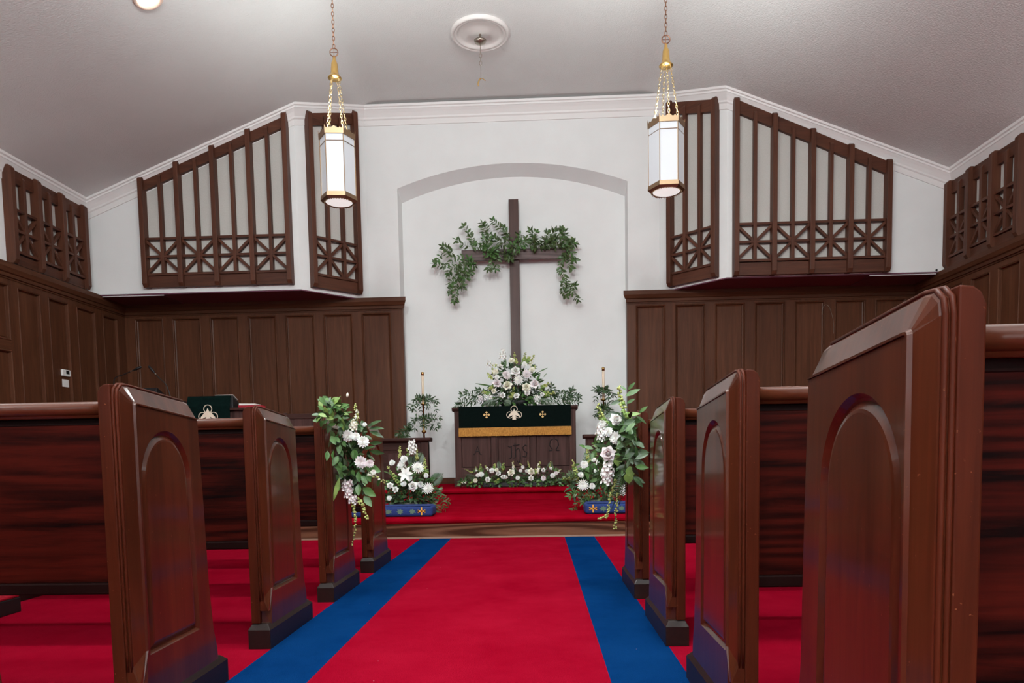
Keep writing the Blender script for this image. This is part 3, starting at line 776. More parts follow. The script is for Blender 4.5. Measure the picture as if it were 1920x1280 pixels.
# flower heads, one mesh of each kind, copied to every bloom
def petals(bm, rings, up=Vector((0, 0, 1))):
    for (n, r0, L, Wd, tilt, z0, off, curl) in rings:
        for k in range(n):
            a = 2 * PI * k / n + off
            rd = Vector((math.cos(a), math.sin(a), 0)); d = rd * math.cos(tilt) + up * math.sin(tilt)
            leaf(bm, rd * r0 + up * z0, d, L * random.uniform(.9, 1.08), Wd, up=up if tilt < 1.2 else -rd, curl=curl)
def head_mesh(kind):
    bm = B()
    if kind == 'carnation':
        petals(bm, [(13, .05, .95, .55, .12, 0, 0, -.1), (12, .05, .85, .5, .45, .05, .2, -.05), (10, .05, .75, .45, .8, .1, .1, .1), (9, .03, .62, .4, 1.1, .15, .4, .2), (6, .02, .5, .35, 1.35, .2, 0, .2)])
    elif kind == 'rose':
        petals(bm, [(6, .05, 1.0, .95, .25, -.05, 0, .25), (6, .1, .85, .85, .7, 0, .5, -.2), (5, .12, .8, .75, 1.1, .05, .2, -.3), (4, .1, .75, .6, 1.35, .1, .7, -.35), (3, .05, .7, .5, 1.45, .1, .3, -.4)])
    elif kind == 'mum':
        petals(bm, [(18, .08, 1.05, .20, .05, 0, 0, -.15), (16, .06, .92, .19, .35, .04, .15, -.15), (14, .05, .78, .18, .7, .08, .3, -.1), (10, .03, .6, .17, 1.1, .1, 0, 0)])
    elif kind == 'lily':
        petals(bm, [(3, .05, 1.15, .55, .35, 0, 0, .3), (3, .05, 1.1, .6, .45, .02, PI / 3, .3)]); tube(bm, [(0, 0, 0), (0, 0, .6)], .03, 4)
    elif kind == 'bud':
        lathe(bm, [(.05, -.9), (.35, -.6), (.5, -.1), (.42, .4), (.2, .8), (.03, 1.)], seg=8)
    elif kind == 'stock':
        for k in range(24):
            z = (-1 + 2 * k / 23) * .85; a = k * 2.4; r = .50 * random.uniform(.6, 1.25) * (1.15 - .45 * z)
            c = Vector((r * math.cos(a), r * math.sin(a), z * 1.0))
            for j in range(5):
                b_ = j * 2 * PI / 5; out = Vector((math.cos(a), math.sin(a), .3)).normalized(); u = out.cross(Vector((0, 0, 1))).normalized(); v = out.cross(u)
                leaf(bm, c, out * .6 + u * math.cos(b_) + v * math.sin(b_), .40, .36, up=out, curl=-.1)
    me = bpy.data.meshes.new(kind); bmesh.ops.recalc_face_normals(bm, faces=bm.faces); bm.to_mesh(me); bm.free()
    for p in me.polygons: p.use_smooth = True
    return me
HEADS = {}
def bloom(root, kind, p, r, facing=None, mat='petal', name=None):
    key = (kind, mat)
    if key not in HEADS:
        me = head_mesh(kind); me.materials.append(M[mat]); HEADS[key] = me
    o = bpy.data.objects.new(name or {'mum': 'chrysanthemum', 'stock': 'stock_flower', 'bud': 'flower_bud'}.get(kind, kind), HEADS[key]); C.objects.link(o)
    o.parent = root; o.location = Vector(p) - root.location; o.scale = (r, r, r)
    if facing is None: facing = Vector((0, -1, .25))
    f = (Vector(facing) + rv(.18)).normalized()
    if kind == 'stock': f = (Vector(facing)).normalized()
    o.rotation_euler = f.to_track_quat('Z', 'Y').to_euler()
    o.rotation_euler.rotate_axis('Z', random.uniform(0, 6))
    return o
def spike(root, pts, n, r0, r1, mat='petal_cream', name='snapdragon'):
    """one flower spike: stem with small blossoms shrinking to buds"""
    path = bez(pts, n); bm = B()
    tube(bm, [p - root.location for p in path], .002, 4, mi=0)
    for i, p in enumerate(path):
        f = i / n; r = r0 + (r1 - r0) * f
        for k in range(3 if f < .6 else 2):
            q = p - root.location + rv(1).normalized() * r * .9
            mi = 1 if random.random() > f * 1.1 else 2
            lathe(bm, [(r * .15, -r * .5), (r * .55, -r * .2), (r * .6, r * .15), (r * .25, r * .55)], q, seg=6, mi=mi)
            if mi == 1:
                for j in range(3): leaf(bm, q, rv(1), r * 1.1, r * .8, mi=1)
    o = obj(name, bm, [M['stem'], M[mat], M['bud']], root, smooth=True); return o
def greens(root, fn, name='foliage', mats=('leaf_dark', 'leaf_mid', 'leaf_light', 'leaf_olive')):
    bl, bs = B(), B(); fn(bl, bs)
    off = -root.location
    for b_ in (bl, bs): bmesh.ops.translate(b_, verts=b_.verts, vec=off)
    me = bpy.data.meshes.new(name); bl.to_mesh(me); bl.free()
    for m in mats: me.materials.append(M[m])
    o = bpy.data.objects.new(name, me); C.objects.link(o); o.parent = root; o['kind'] = 'stuff'
    if len(bs.verts):
        s = obj('stems', bs, M['stem'], root, smooth=True); s['kind'] = 'stuff'
    else: bs.free()

def same(p, xy): return at(xy[0], xy[1], p.y)
# spray on the left pew end
def YL(x): return min(3.74, 1.035 * 1300 / max(1, 1008 - x))
def gl(cx, cy, dy=0.): x, y = 590 + cx / 4.264, 730 + cy / 4.264; return at(x, y, YL(x) + dy)
def glp(a, b_, dy=0.):
    p = gl(*a, dy); return p, at(590 + b_[0] / 4.264, 730 + b_[1] / 4.264, p.y - .02)
tL = thing('pew_flower_spray', 'cascading spray of white carnations and green leaves hung on left pew end', 'flowers', (-1.0, 3.68, .85))
def fL(bl, bs):
    for a, b_ in (((190, 530), (140, 605)), ((205, 575), (190, 670)), ((235, 600), (240, 692)), ((310, 480), (303, 560)), ((318, 480), (330, 560)), ((300, 640), (315, 692)), ((350, 655), (350, 738)), ((385, 785), (482, 852)), ((395, 850), (452, 932)), ((350, 755), (345, 845)), ((405, 615), (522, 652)), ((395, 690), (400, 770)), ((370, 690), (420, 750)), ((425, 660), (440, 740)), ((200, 440), (190, 515)), ((225, 410), (245, 460)), ((130, 370), (165, 440)), ((160, 380), (200, 420))):
        p, q = glp(a, b_, -.03); leaf(bl, p, q - p + Vector((.004, -.01, 0)), (q - p).length * 1.05, (q - p).length * .55, up=Vector((random.uniform(-.4, .4), -1, .3)), mi=1)
    for a, b_ in (((420, 300), (520, 240)), ((430, 315), (545, 300)), ((440, 335), (545, 372)), ((440, 430), (530, 425)), ((440, 490), (545, 512)), ((400, 480), (470, 450)), ((420, 520), (480, 560))):
        p, q = glp(a, b_, -.03); leaf(bl, p, q - p, (q - p).length * 1.05, (q - p).length * .34, mi=0)
    p, q = glp((200, 700), (150, 893), -.03); leaf(bl, p, q - p, (q - p).length, .025, up=Vector((.3, -1, 0)), mi=2)
    for _ in range(120):
        a = random.uniform(0, 2 * PI); r = math.sqrt(random.random()); cx, cy = 135 + 105 * r * math.cos(a), 185 + 105 * r * math.sin(a)
        p = gl(cx, cy, random.uniform(-.06, .02)); d = Vector((math.cos(a), -.3, -math.sin(a))) * random.choice((-.5, .2, 1)) + rv(.6); leaf(bl, p, d, .040, .022, mi=random.choice((1, 1, 1, 0, 2)))
    for a, b_ in (((100, 130), (25, 70)), ((120, 150), (40, 190)), ((150, 120), (180, 90)), ((200, 150), (270, 110)), ((220, 200), (300, 170)), ((215, 210), (225, 330))):
        p, q = glp(a, b_, -.03); leaf(bl, p, q - p, (q - p).length, .028, mi=random.choice((1, 2)))
    for _ in range(230):
        f = random.random(); cy = 240 + 560 * f; cx = 270 + 70 * f + random.gauss(0, 72)
        p = gl(cx, cy, random.uniform(.0, .07)); leaf(bl, p, rv(.6) + Vector((.1, -.3, -.6)), .055, .026, mi=random.choice((0, 0, 1)))
greens(tL, fL)
for cx, cy, r, k, m in ((265, 372, .036, 'carnation', 'petal'), (385, 418, .036, 'carnation', 'petal'), (330, 378, .026, 'carnation', 'petal'), (370, 582, .036, 'carnation', 'petal_blush'), (440, 592, .024, 'carnation', 'petal_blush'), (400, 280, .013, 'carnation', 'petal'), (470, 660, .016, 'carnation', 'petal')):
    bloom(tL, k, gl(cx, cy, -.075), r, Vector((.25, -1, .2)), m)
bloom(tL, 'bud', gl(262, 45, -.03), .014, Vector((0, -.2, 1)), 'petal_cream')
for cx, cy, r, m in ((262, 770, .034, 'petal_blush'), (270, 830, .028, 'petal_blush'), (305, 880, .026, 'petal_blush'), (310, 290, .026, 'petal_cream')): bloom(tL, 'stock', gl(cx, cy, -.05), r, Vector((.2, -.2, 1)), m)
spike(tL, [gl(310, 300, -.05), gl(335, 200, -.05), gl(318, 115, -.05)], 14, .014, .006)
spike(tL, [gl(440, 670, -.04), gl(500, 705, -.04), gl(570, 745, -.04)], 9, .012, .007)
spike(tL, [gl(300, 880, -.05), gl(320, 990, -.05), gl(325, 1100, -.05), gl(300, 1250, -.05)], 22, .009, .005, 'bud', 'trailing_bud_stem')
spike(tL, [gl(360, 880, -.04), gl(390, 960, -.04), gl(420, 1030, -.04)], 9, .012, .010, 'bud', 'trailing_bud_stem')
bloom(tL, 'bud', gl(500, 520, -.02), .012, None, 'leaf_light')

# spray on the right pew end
def YRr(x): return min(3.72, .450 * 1300 / max(1, x - 1008))
def gr(cx, cy, dy=0.): x, y = 1060 + cx / 4.267, 700 + cy / 4.267; return at(x, y, YRr(x) + dy)
def grp(a, b_, dy=0.):
    p = gr(*a, dy); return p, at(1060 + b_[0] / 4.267, 700 + b_[1] / 4.267, p.y - .02)
tR = thing('pew_flower_spray', 'cascading spray of white roses and dark leaves hung on right pew end', 'flowers', (.42, 3.68, .85))
def fR(bl, bs):
    for a, b_, m in (((480, 180), (595, 120), 1), ((490, 240), (555, 200), 1), ((500, 130), (555, 70), 1), ((450, 215), (358, 245), 0), ((445, 320), (315, 335), 0), ((590, 315), (655, 260), 1), ((500, 330), (600, 315), 2), ((440, 100), (490, 130), 1), ((350, 600), (240, 560), 0), ((350, 520), (250, 530), 1), ((320, 380), (430, 440), 1)):
        p, q = grp(a, b_, -.03); leaf(bl, p, q - p, (q - p).length, (q - p).length * .36, up=Vector((.2, -1, .5)), mi=m)
    for cx, cy in ((415, 600), (415, 660), (500, 790), (515, 740)):
        p = gr(cx, cy, -.05); leaf(bl, p, Vector((.1, -.2, -1)), .055, .05, up=Vector((0, -1, 0)), mi=2)
    for _ in range(240):
        f = random.random(); cy = 330 + 500 * f; cx = 490 - 20 * f + random.gauss(0, 45)
        p = gr(min(cx, 560), cy, random.uniform(-.02, .07)); leaf(bl, p, rv(.6) + Vector((0, -.3, -.5)), .065, .026, mi=random.choice((0, 0, 0, 0, 1)))
    for _ in range(130):
        cx, cy = random.gauss(330, 62), random.uniform(420, 900)
        p = gr(cx, cy, random.uniform(.02, .09)); leaf(bl, p, rv(.6) + Vector((-.2, -.3, -.4)), .055, .022, mi=random.choice((0, 1, 1)))
    for a, b_ in (((460, 800), (370, 1090)), ((480, 830), (430, 1050))):
        fern(bl, gr(*a, -.02), gr(*b_, -.02), .03, 18)
greens(tR, fR)
for cx, cy, r, k, m in ((400, 368, .034, 'rose', 'petal'), (343, 470, .030, 'carnation', 'petal'), (405, 522, .040, 'carnation', 'petal'), (340, 640, .042, 'rose', 'petal_blush'), (295, 400, .022, 'carnation', 'petal')):
    bloom(tR, k, gr(cx, cy, -.06), r, Vector((-.15, -1, .2)), m)
for cx, cy, r, m in ((335, 760, .040, 'petal'), (330, 840, .034, 'petal'), (285, 450, .032, 'petal'), (290, 500, .024, 'petal')): bloom(tR, 'stock', gr(cx, cy, -.05), r, Vector((.1, -.2, 1)), m)
spike(tR, [gr(500, 370, -.04), gr(450, 220, -.04), gr(425, 100, -.04)], 18, .015, .009, 'leaf_light')
spike(tR, [gr(310, 400, -.05), gr(280, 320, -.05), gr(260, 240, -.05)], 12, .015, .008, 'leaf_light')
spike(tR, [gr(400, 850, -.05), gr(365, 960, -.05), gr(340, 1080, -.05)], 14, .008, .008, 'bud', 'trailing_bud_stem')
spike(tR, [gr(420, 960, -.05), gr(405, 1100, -.05), gr(398, 1235, -.05)], 14, .006, .009, 'bud', 'trailing_bud_stem')
spike(tR, [gr(350, 1090, -.05), gr(320, 1150, -.05), gr(260, 1160, -.05)], 8, .007, .008, 'bud', 'trailing_bud_stem')

# floor arrangement left of the aisle, behind the cushion
def ga(cx, cy, Y=6.85): return at(700 + cx / 6.74, 790 + cy / 6.74, Y)
c0 = ga(440, 900, 6.85)
tA = thing('flower_arrangement', 'white flower arrangement on red step behind the left blue cushion', 'flowers', (c0.x, 6.85, Z1))
def basket(root, w, d, h):
    bm = B(); lathe(bm, [(w * .7, 0), (w, h), (w * .9, h), (w * .6, .01)], seg=20); o = obj('container', bm, M['black'], root, smooth=True); o.scale = (1, d / w, 1)
basket(tA, .17, .12, .10)
def fA(bl, bs):
    mass(bl, ga(440, 910, 6.85), (.30, .13, .13), 260, .075, .026, 0); mass(bl, ga(440, 980, 6.80), (.29, .10, .07), 90, .07, .03, 0)
    mass(bl, ga(450, 740, 6.9), (.20, .10, .14), 110, .08, .026, 1); mass(bl, ga(440, 900, 6.78), (.26, .05, .11), 40, .06, .03, 1)
    for pts in ([(700, 880), (820, 920), (940, 1010)], [(700, 930), (800, 1050), (835, 1150)], [(720, 850), (800, 830), (880, 940)], [(690, 960), (760, 1060), (780, 1120)], [(720, 920), (850, 980), (900, 1090)]):
        spray(bl, bs, [ga(*p, 6.72) for p in pts], 8, .045, .016, mi=3)
    for a, b_ in (((700, 800), (885, 655)), ((520, 560), (620, 390)), ((480, 560), (500, 440))): fern(bl, ga(*a, 6.95), ga(*b_, 6.95), .07, 20)
greens(tA, fA)
for cx, cy, r, k in ((390, 475, 7.5, 'carnation'), (240, 525, 6, 'carnation'), (410, 665, 13, 'lily'), (560, 590, 11.5, 'mum'), (385, 790, 6, 'carnation'), (500, 815, 9, 'rose'), (600, 795, 6.5, 'carnation'), (690, 850, 10.5, 'mum'), (280, 858, 6, 'rose'), (212, 808, 6, 'rose'), (200, 970, 5, 'carnation'), (670, 680, 5, 'carnation'), (460, 720, 6, 'carnation'), (340, 560, 6, 'carnation')):
    bloom(tA, k, ga(cx, cy, 6.68), r / 1300 * 6.7 * 1.08)
for cx, cy, r in ((485, 300, .052), (490, 370, .040), (360, 560, .048)): bloom(tA, 'stock', ga(cx, cy, 6.8), r, Vector((0, -.1, 1)))
spike(tA, [ga(335, 440, 6.8), ga(335, 320, 6.8)], 10, .016, .010, 'bud'); spike(tA, [ga(665, 660, 6.78), ga(650, 560, 6.78), ga(655, 470, 6.78)], 12, .022, .010, 'leaf_light')
spike(tA, [ga(330, 790, 6.75), ga(250, 670, 6.75), ga(185, 570, 6.75)], 14, .020, .014, 'leaf_light'); spike(tA, [ga(550, 480, 6.85), ga(545, 360, 6.85)], 9, .016, .010, 'bud')
spike(tA, [ga(440, 420, 6.85), ga(435, 340, 6.85)], 6, .016, .010, 'leaf_light')

# floor arrangement right
def gb(cx, cy, Y=6.85): return at(1060 + cx / 4.267, 700 + cy / 4.267, Y)
c0 = gb(250, 950, 6.85)
tB = thing('flower_arrangement', 'white flower arrangement on red step by the right blue cushion', 'flowers', (c0.x, 6.85, Z1))
basket(tB, .17, .12, .10)
def fB(bl, bs):
    mass(bl, gb(250, 900, 6.85), (.27, .13, .16), 240, .075, .026, 0); mass(bl, gb(260, 760, 6.9), (.20, .10, .18), 120, .08, .026, 1)
    for pts in ([(200, 920), (110, 950), (30, 975)], [(200, 960), (110, 1020), (60, 1085)], [(220, 940), (150, 960), (80, 960)], [(220, 800), (100, 820), (10, 825)], [(240, 850), (120, 850), (50, 800)], [(250, 960), (180, 990), (140, 1030)], [(300, 980), (280, 1020), (240, 1040)]):
        spray(bl, bs, [gb(*p, 6.72) for p in pts], 8, .05, .018, mi=random.choice((1, 3)))
    for a, b_ in (((120, 820), (0, 815)), ((200, 760), (170, 600))): fern(bl, gb(*a, 6.95), gb(*b_, 6.95), .06, 16)
    for a, b_ in (((180, 850), (170, 750)), ((220, 800), (190, 780))):
        p, q = gb(*a, 6.7), gb(*b_, 6.7); leaf(bl, p, q - p, .13, .05, mi=1)
greens(tB, fB)
for cx, cy, r, k in ((140, 895, 10, 'mum'), (122, 812, 6, 'carnation'), (152, 728, 8, 'carnation'), (215, 900, 6, 'carnation'), (247, 780, 5, 'carnation'), (320, 742, 5, 'carnation'), (270, 710, 6, 'carnation'), (225, 690, 5, 'carnation'), (460, 950, 7, 'carnation'), (465, 910, 6, 'carnation')):
    bloom(tB, k, gb(cx, cy, 6.68), r / 1300 * 6.7 * 1.08)
spike(tB, [gb(100, 810, 6.8), gb(75, 760, 6.8), gb(62, 700, 6.8)], 10, .022, .012, 'leaf_light'); spike(tB, [gb(180, 700, 6.8), gb(178, 600, 6.8)], 9, .018, .010, 'bud')
spike(tB, [gb(240, 680, 6.85), gb(245, 600, 6.85), gb(225, 560, 6.85)], 9, .018, .012, 'leaf_light'); spike(tB, [gb(90, 840, 6.75), gb(10, 840, 6.75)], 7, .018, .012, 'bud')

# arrangement on the altar
def gt(cx, cy, Y=9.15): return at(860 + cx / 8.348, 640 + cy / 8.348, Y)
c0 = gt(870, 960, 9.2)
tT = thing('flower_arrangement', 'large peaked arrangement of white flowers on top of the altar', 'flowers', (c0.x, 9.22, 1.358 + .006))
basket(tT, .22, .12, .08)
def fT(bl, bs):
    zt_ = 1.36
    mass(bl, gt(870, 860, 9.22), (.52, .12, .10), 260, .085, .030, 0); mass(bl, gt(880, 640, 9.22), (.30, .10, .22), 240, .085, .030, 0)
    mass(bl, gt(880, 480, 9.24), (.24, .08, .18), 90, .09, .022, 1); mass(bl, gt(870, 900, 9.12), (.50, .06, .07), 60, .08, .035, 1)
    for pts in ([(500, 900), (250, 880), (60, 830)], [(450, 860), (280, 830), (130, 800)], [(480, 820), (380, 780), (300, 770)], [(400, 930), (200, 930), (40, 930)], [(300, 940), (80, 980), (-30, 1010)],
                [(1300, 800), (1440, 760), (1450, 690)], [(1300, 850), (1500, 800), (1540, 770)], [(1300, 900), (1500, 860), (1650, 800)], [(1400, 920), (1620, 880), (1720, 820)], [(1600, 930), (1740, 860), (1780, 750)], [(1700, 930), (1820, 850), (1880, 870)], [(1500, 950), (1700, 950), (1870, 950)], [(1640, 950), (1760, 900), (1750, 790)]):
        spray(bl, bs, [gt(*p, 9.15 + random.uniform(-.03, .05)) for p in pts], 9, .062, .022, mi=0)
    for a, b_, w in (((520, 695), (250, 660), .022), ((1250, 480), (1395, 403), .018), ((1220, 620), (1270, 500), .04), ((1220, 640), (1350, 615), .04), ((1160, 560), (1210, 450), .03), ((740, 400), (735, 270), .02), ((680, 400), (660, 300), .02), ((1330, 560), (1375, 490), .015)):
        p, q = gt(*a, 9.1), gt(*b_, 9.1); leaf(bl, p, q - p, (q - p).length, w, mi=1)
    for a, b_ in (((1250, 930), (1560, 960)), ((600, 930), (350, 1000)), ((700, 940), (820, 990))): fern(bl, gt(*a, 9.04), gt(*b_, 9.04), .06, 16)
greens(tT, fT)
for cx, cy, r, k, m in ((890, 460, 8.5, 'rose', 'petal'), (745, 530, 8.5, 'carnation', 'petal_blush'), (1065, 510, 8.5, 'carnation', 'petal_blush'), (940, 605, 9.5, 'mum', 'petal'), (765, 690, 9, 'rose', 'petal_cream'), (1060, 715, 8, 'rose', 'petal_cream'), (1075, 800, 5.5, 'rose', 'petal'), (600, 655, 8, 'rose', 'petal_blush'), (1190, 665, 8.5, 'rose', 'petal_blush'), (690, 840, 5.5, 'rose', 'petal'), (905, 850, 6, 'rose', 'petal'), (1310, 825, 4, 'rose', 'petal'), (550, 775, 4.5, 'rose', 'petal_cream'), (580, 470, 6, 'carnation', 'petal_cream'), (830, 300, 6, 'carnation', 'petal_cream'), (1030, 358, 5.5, 'carnation', 'petal'), (1150, 440, 5.5, 'carnation', 'petal_cream'), (600, 560, 5, 'carnation', 'petal')):
    bloom(tT, k, gt(cx, cy, 9.04), r / 1300 * 9.05 * 1.08, None, m)
for cx, cy, r, m in ((490, 890, 7, 'petal'), (430, 870, 5, 'petal'), (1250, 910, 7, 'petal'), (1220, 880, 5, 'petal'), (690, 220, 7.5, 'petal'), (690, 170, 6, 'petal'), (480, 350, 6, 'petal'), (340, 900, 6, 'petal_blush')): bloom(tT, 'stock', gt(cx, cy, 9.08), r / 1300 * 9.1, Vector((random.uniform(-.2, .2), -.2, 1)), m)
for a, b_, r, m in (((900, 320), (870, 180), .020, 'bud'), ((1010, 330), (1045, 180), .024, 'leaf_light'), ((1130, 350), (1175, 210), .022, 'petal_cream'), ((1080, 320), (1105, 240), .026, 'leaf_light'), ((850, 850), (860, 720), .020, 'bud'), ((820, 860), (810, 800), .020, 'bud'), ((1290, 720), (1420, 655), .026, 'leaf_light'), ((1350, 830), (1500, 800), .030, 'leaf_light'), ((500, 560), (455, 500), .022, 'bud'), ((470, 820), (380, 790), .026, 'leaf_light'), ((560, 700), (480, 740), .026, 'leaf_light'), ((560, 500), (530, 430), .028, 'petal_cream'), ((1120, 470), (1190, 400), .028, 'petal_cream'), ((640, 380), (450, 350), .024, 'petal')):
    spike(tT, [gt(*a, 9.1), gt(*b_, 9.1)], 9, r, r * .55, m)

# low arrangement at the altar foot
def gf(cx, cy, Y=8.68): return at(855 + cx / 8, 860 + cy / 8, Y)
c0 = gf(900, 420, 8.72)
tF = thing('flower_arrangement', 'long low arrangement of white roses on the step before the altar', 'flowers', (c0.x, 8.72, Z2))
bm = B(); box(bm, -.42, .42, -.05, .05, 0, .06); obj('container', bm, M['black'], tF, bevel=.01)
def fF(bl, bs):
    for k in range(9):
        mass(bl, gf(150 + 190 * k, 330 + (20 if k in (0, 8) else 0), 8.72), (.12, .07, .045), 42, .055, .024, random.choice((0, 0, 1)))
        mass(bl, gf(150 + 190 * k, 370, 8.64), (.12, .03, .03), 14, .05, .03, 1)
        if 0 < k < 8: mass(bl, gf(150 + 190 * k, 240, 8.74), (.12, .05, .07), 30, .06, .02, random.choice((0, 1, 3)))
    for a, b_ in (((300, 280), (130, 240)), ((1500, 320), (1720, 330)), ((650, 150), (640, 30)), ((1380, 130), (1450, 40)), ((560, 190), (570, 100)), ((1650, 250), (1770, 240))): fern(bl, gf(*a, 8.66), gf(*b_, 8.66), .035, 12)
greens(tF, fF)
for cx, cy, r, k, m in ((825, 205, 6.5, 'rose', 'petal_cream'), (635, 218, 5, 'rose', 'petal'), (475, 308, 5.2, 'rose', 'petal'), (1130, 190, 6.5, 'rose', 'petal_cream'), (1310, 168, 4, 'rose', 'petal'), (1312, 292, 5, 'carnation', 'petal_blush'), (1125, 290, 5, 'rose', 'petal'), (925, 287, 4.4, 'carnation', 'petal'), (705, 270, 4.2, 'rose', 'petal'), (540, 180, 5.5, 'carnation', 'petal'), (380, 232, 5.5, 'carnation', 'petal'), (325, 248, 4, 'carnation', 'petal'), (1425, 140, 3, 'rose', 'petal'), (1450, 252, 5.2, 'carnation', 'petal'), (1500, 215, 4, 'carnation', 'petal_blush'), (290, 325, 4.5, 'carnation', 'petal_cream'), (1000, 125, 3.5, 'carnation', 'petal'), (970, 175, 3.5, 'carnation', 'petal'), (745, 275, 3.4, 'rose', 'petal'), (1060, 180, 3.4, 'rose', 'petal'), (610, 165, 4, 'carnation', 'petal_cream')):
    bloom(tF, k, gf(cx, cy, 8.60), r / 1300 * 8.6 * 1.08, None, m)
for a, b_, r, m in (((370, 180), (368, 80), .016, 'leaf_light'), ((580, 150), (575, 75), .018, 'leaf_light'), ((705, 150), (712, 70), .020, 'leaf_light'), ((860, 170), (850, 40), .018, 'petal_cream'), ((1010, 130), (960, 70), .012, 'bud'), ((1100, 120), (1075, 30), .010, 'bud'), ((1220, 200), (1255, 60), .024, 'petal_cream'), ((1410, 120), (1420, 40), .010, 'bud'), ((240, 205), (130, 150), .010, 'bud'), ((140, 350), (20, 380), .012, 'petal'), ((1600, 300), (1700, 298), .016, 'leaf_light'), ((1520, 200), (1575, 160), .012, 'petal'), ((600, 350), (640, 300), .018, 'leaf_light'), ((180, 380), (300, 320), .016, 'leaf_light'), ((300, 180), (295, 120), .012, 'petal'), ((470, 150), (440, 105), .014, 'petal_cream'), ((1190, 220), (1200, 150), .020, 'leaf_light')):
    spike(tF, [gf(*a, 8.64), gf(*b_, 8.64)], 8, r, r * .55, m)

# garland on the cross
def gc(cx, cy, Y=9.70): return at(780 + cx / 4.267, 380 + cy / 4.267, Y)
def garland(label, sprays, masses, loc):
    t = thing('greenery_garland', label, 'garland', loc)
    for pts, n in sprays:
        def f(bl, bs): spray(bl, bs, [gc(*p, 9.72 + random.uniform(-.02, .03)) for p in pts], n, .074, .034, mi=3)
        f2 = B(), B(); f(*f2)
        off = -t.location
        for b_ in f2: bmesh.ops.translate(b_, verts=b_.verts, vec=off)
        me = bpy.data.meshes.new('leafy_branch')
        for fc in f2[0].faces: fc.material_index = random.choice((0, 0, 1))
        f2[0].to_mesh(me); f2[0].free(); me.materials.append(M['leaf_olive']); me.materials.append(M['leaf_mid'])
        o = bpy.data.objects.new('leafy_branch', me); C.objects.link(o); o.parent = t
        obj('branch_stem', f2[1], M['stem'], o)
    def g(bl, bs):
        for c, r, n in masses: mass(bl, gc(*c, 9.70), r, n, .068, .032, random.choice((1, 3, 3)))
    greens(t, g, 'leaf_cluster')
garland('leafy vine garland draped over the left arm of the cross',
        [([(400, 420), (300, 440), (220, 400), (170, 460)], 11), ([(330, 420), (240, 500), (150, 490)], 8), ([(300, 400), (250, 370), (215, 350)], 7), ([(460, 360), (440, 280), (385, 190)], 10), ([(430, 350), (370, 330), (325, 300)], 7),
         ([(560, 370), (555, 270), (530, 170)], 11), ([(560, 360), (590, 280), (560, 190)], 8), ([(740, 300), (690, 220), (615, 145)], 10), ([(720, 330), (650, 300), (620, 270)], 7), ([(740, 290), (720, 240), (700, 200)], 7),
         ([(590, 350), (620, 430), (580, 530)], 10), ([(620, 350), (650, 440), (640, 525)], 9), ([(640, 360), (720, 420), (750, 450)], 8), ([(440, 350), (520, 360), (600, 380)], 9),
         ([(430, 460), (440, 490), (475, 500)], 5), ([(440, 450), (350, 530), (330, 640), (310, 780)], 22), ([(400, 470), (400, 560), (440, 550)], 8), ([(380, 500), (290, 520), (260, 560)], 8), ([(350, 620), (300, 620), (275, 650)], 6), ([(350, 650), (375, 650), (370, 680)], 5), ([(330, 690), (290, 690), (275, 710)], 5), ([(400, 560), (400, 600), (360, 610)], 6)],
        [((560, 320), (.08, .03, .09), 30), ((700, 300), (.10, .03, .10), 30), ((420, 480), (.08, .03, .05), 20), ((600, 390), (.12, .03, .07), 34), ((350, 560), (.08, .03, .08), 22)], (-.75, 9.72, 3.5))
garland('leafy vine garland draped over the right arm of the cross',
        [([(760, 340), (820, 300), (830, 260)], 7), ([(800, 340), (860, 330), (880, 290)], 7), ([(930, 350), (950, 290), (915, 225)], 9), ([(960, 330), (940, 270), (960, 235)], 7), ([(1050, 330), (1060, 270), (1050, 235)], 7), ([(1100, 320), (1100, 260), (1110, 225)], 7),
         ([(1150, 320), (1180, 260), (1165, 215)], 7), ([(1170, 310), (1195, 270), (1190, 230)], 6), ([(1200, 330), (1230, 320), (1275, 325)], 6), ([(1200, 350), (1250, 400), (1270, 450)], 8), ([(1220, 350), (1250, 330), (1250, 300)], 5),
         ([(1220, 400), (1170, 450), (1150, 540)], 10), ([(1230, 420), (1230, 500), (1250, 525)], 8), ([(1160, 530), (1190, 610), (1170, 690), (1200, 740)], 16), ([(1200, 640), (1240, 700), (1295, 770)], 10), ([(1190, 620), (1240, 670), (1270, 665)], 6), ([(900, 340), (1000, 340), (1100, 330), (1200, 330)], 20)],
        [((800, 350), (.11, .03, .08), 46), ((960, 330), (.09, .03, .07), 34), ((1050, 320), (.10, .03, .07), 44), ((1130, 310), (.10, .03, .07), 44), ((1200, 380), (.05, .03, .10), 22), ((740, 420), (.07, .03, .06), 26)], (.15, 9.72, 3.5))

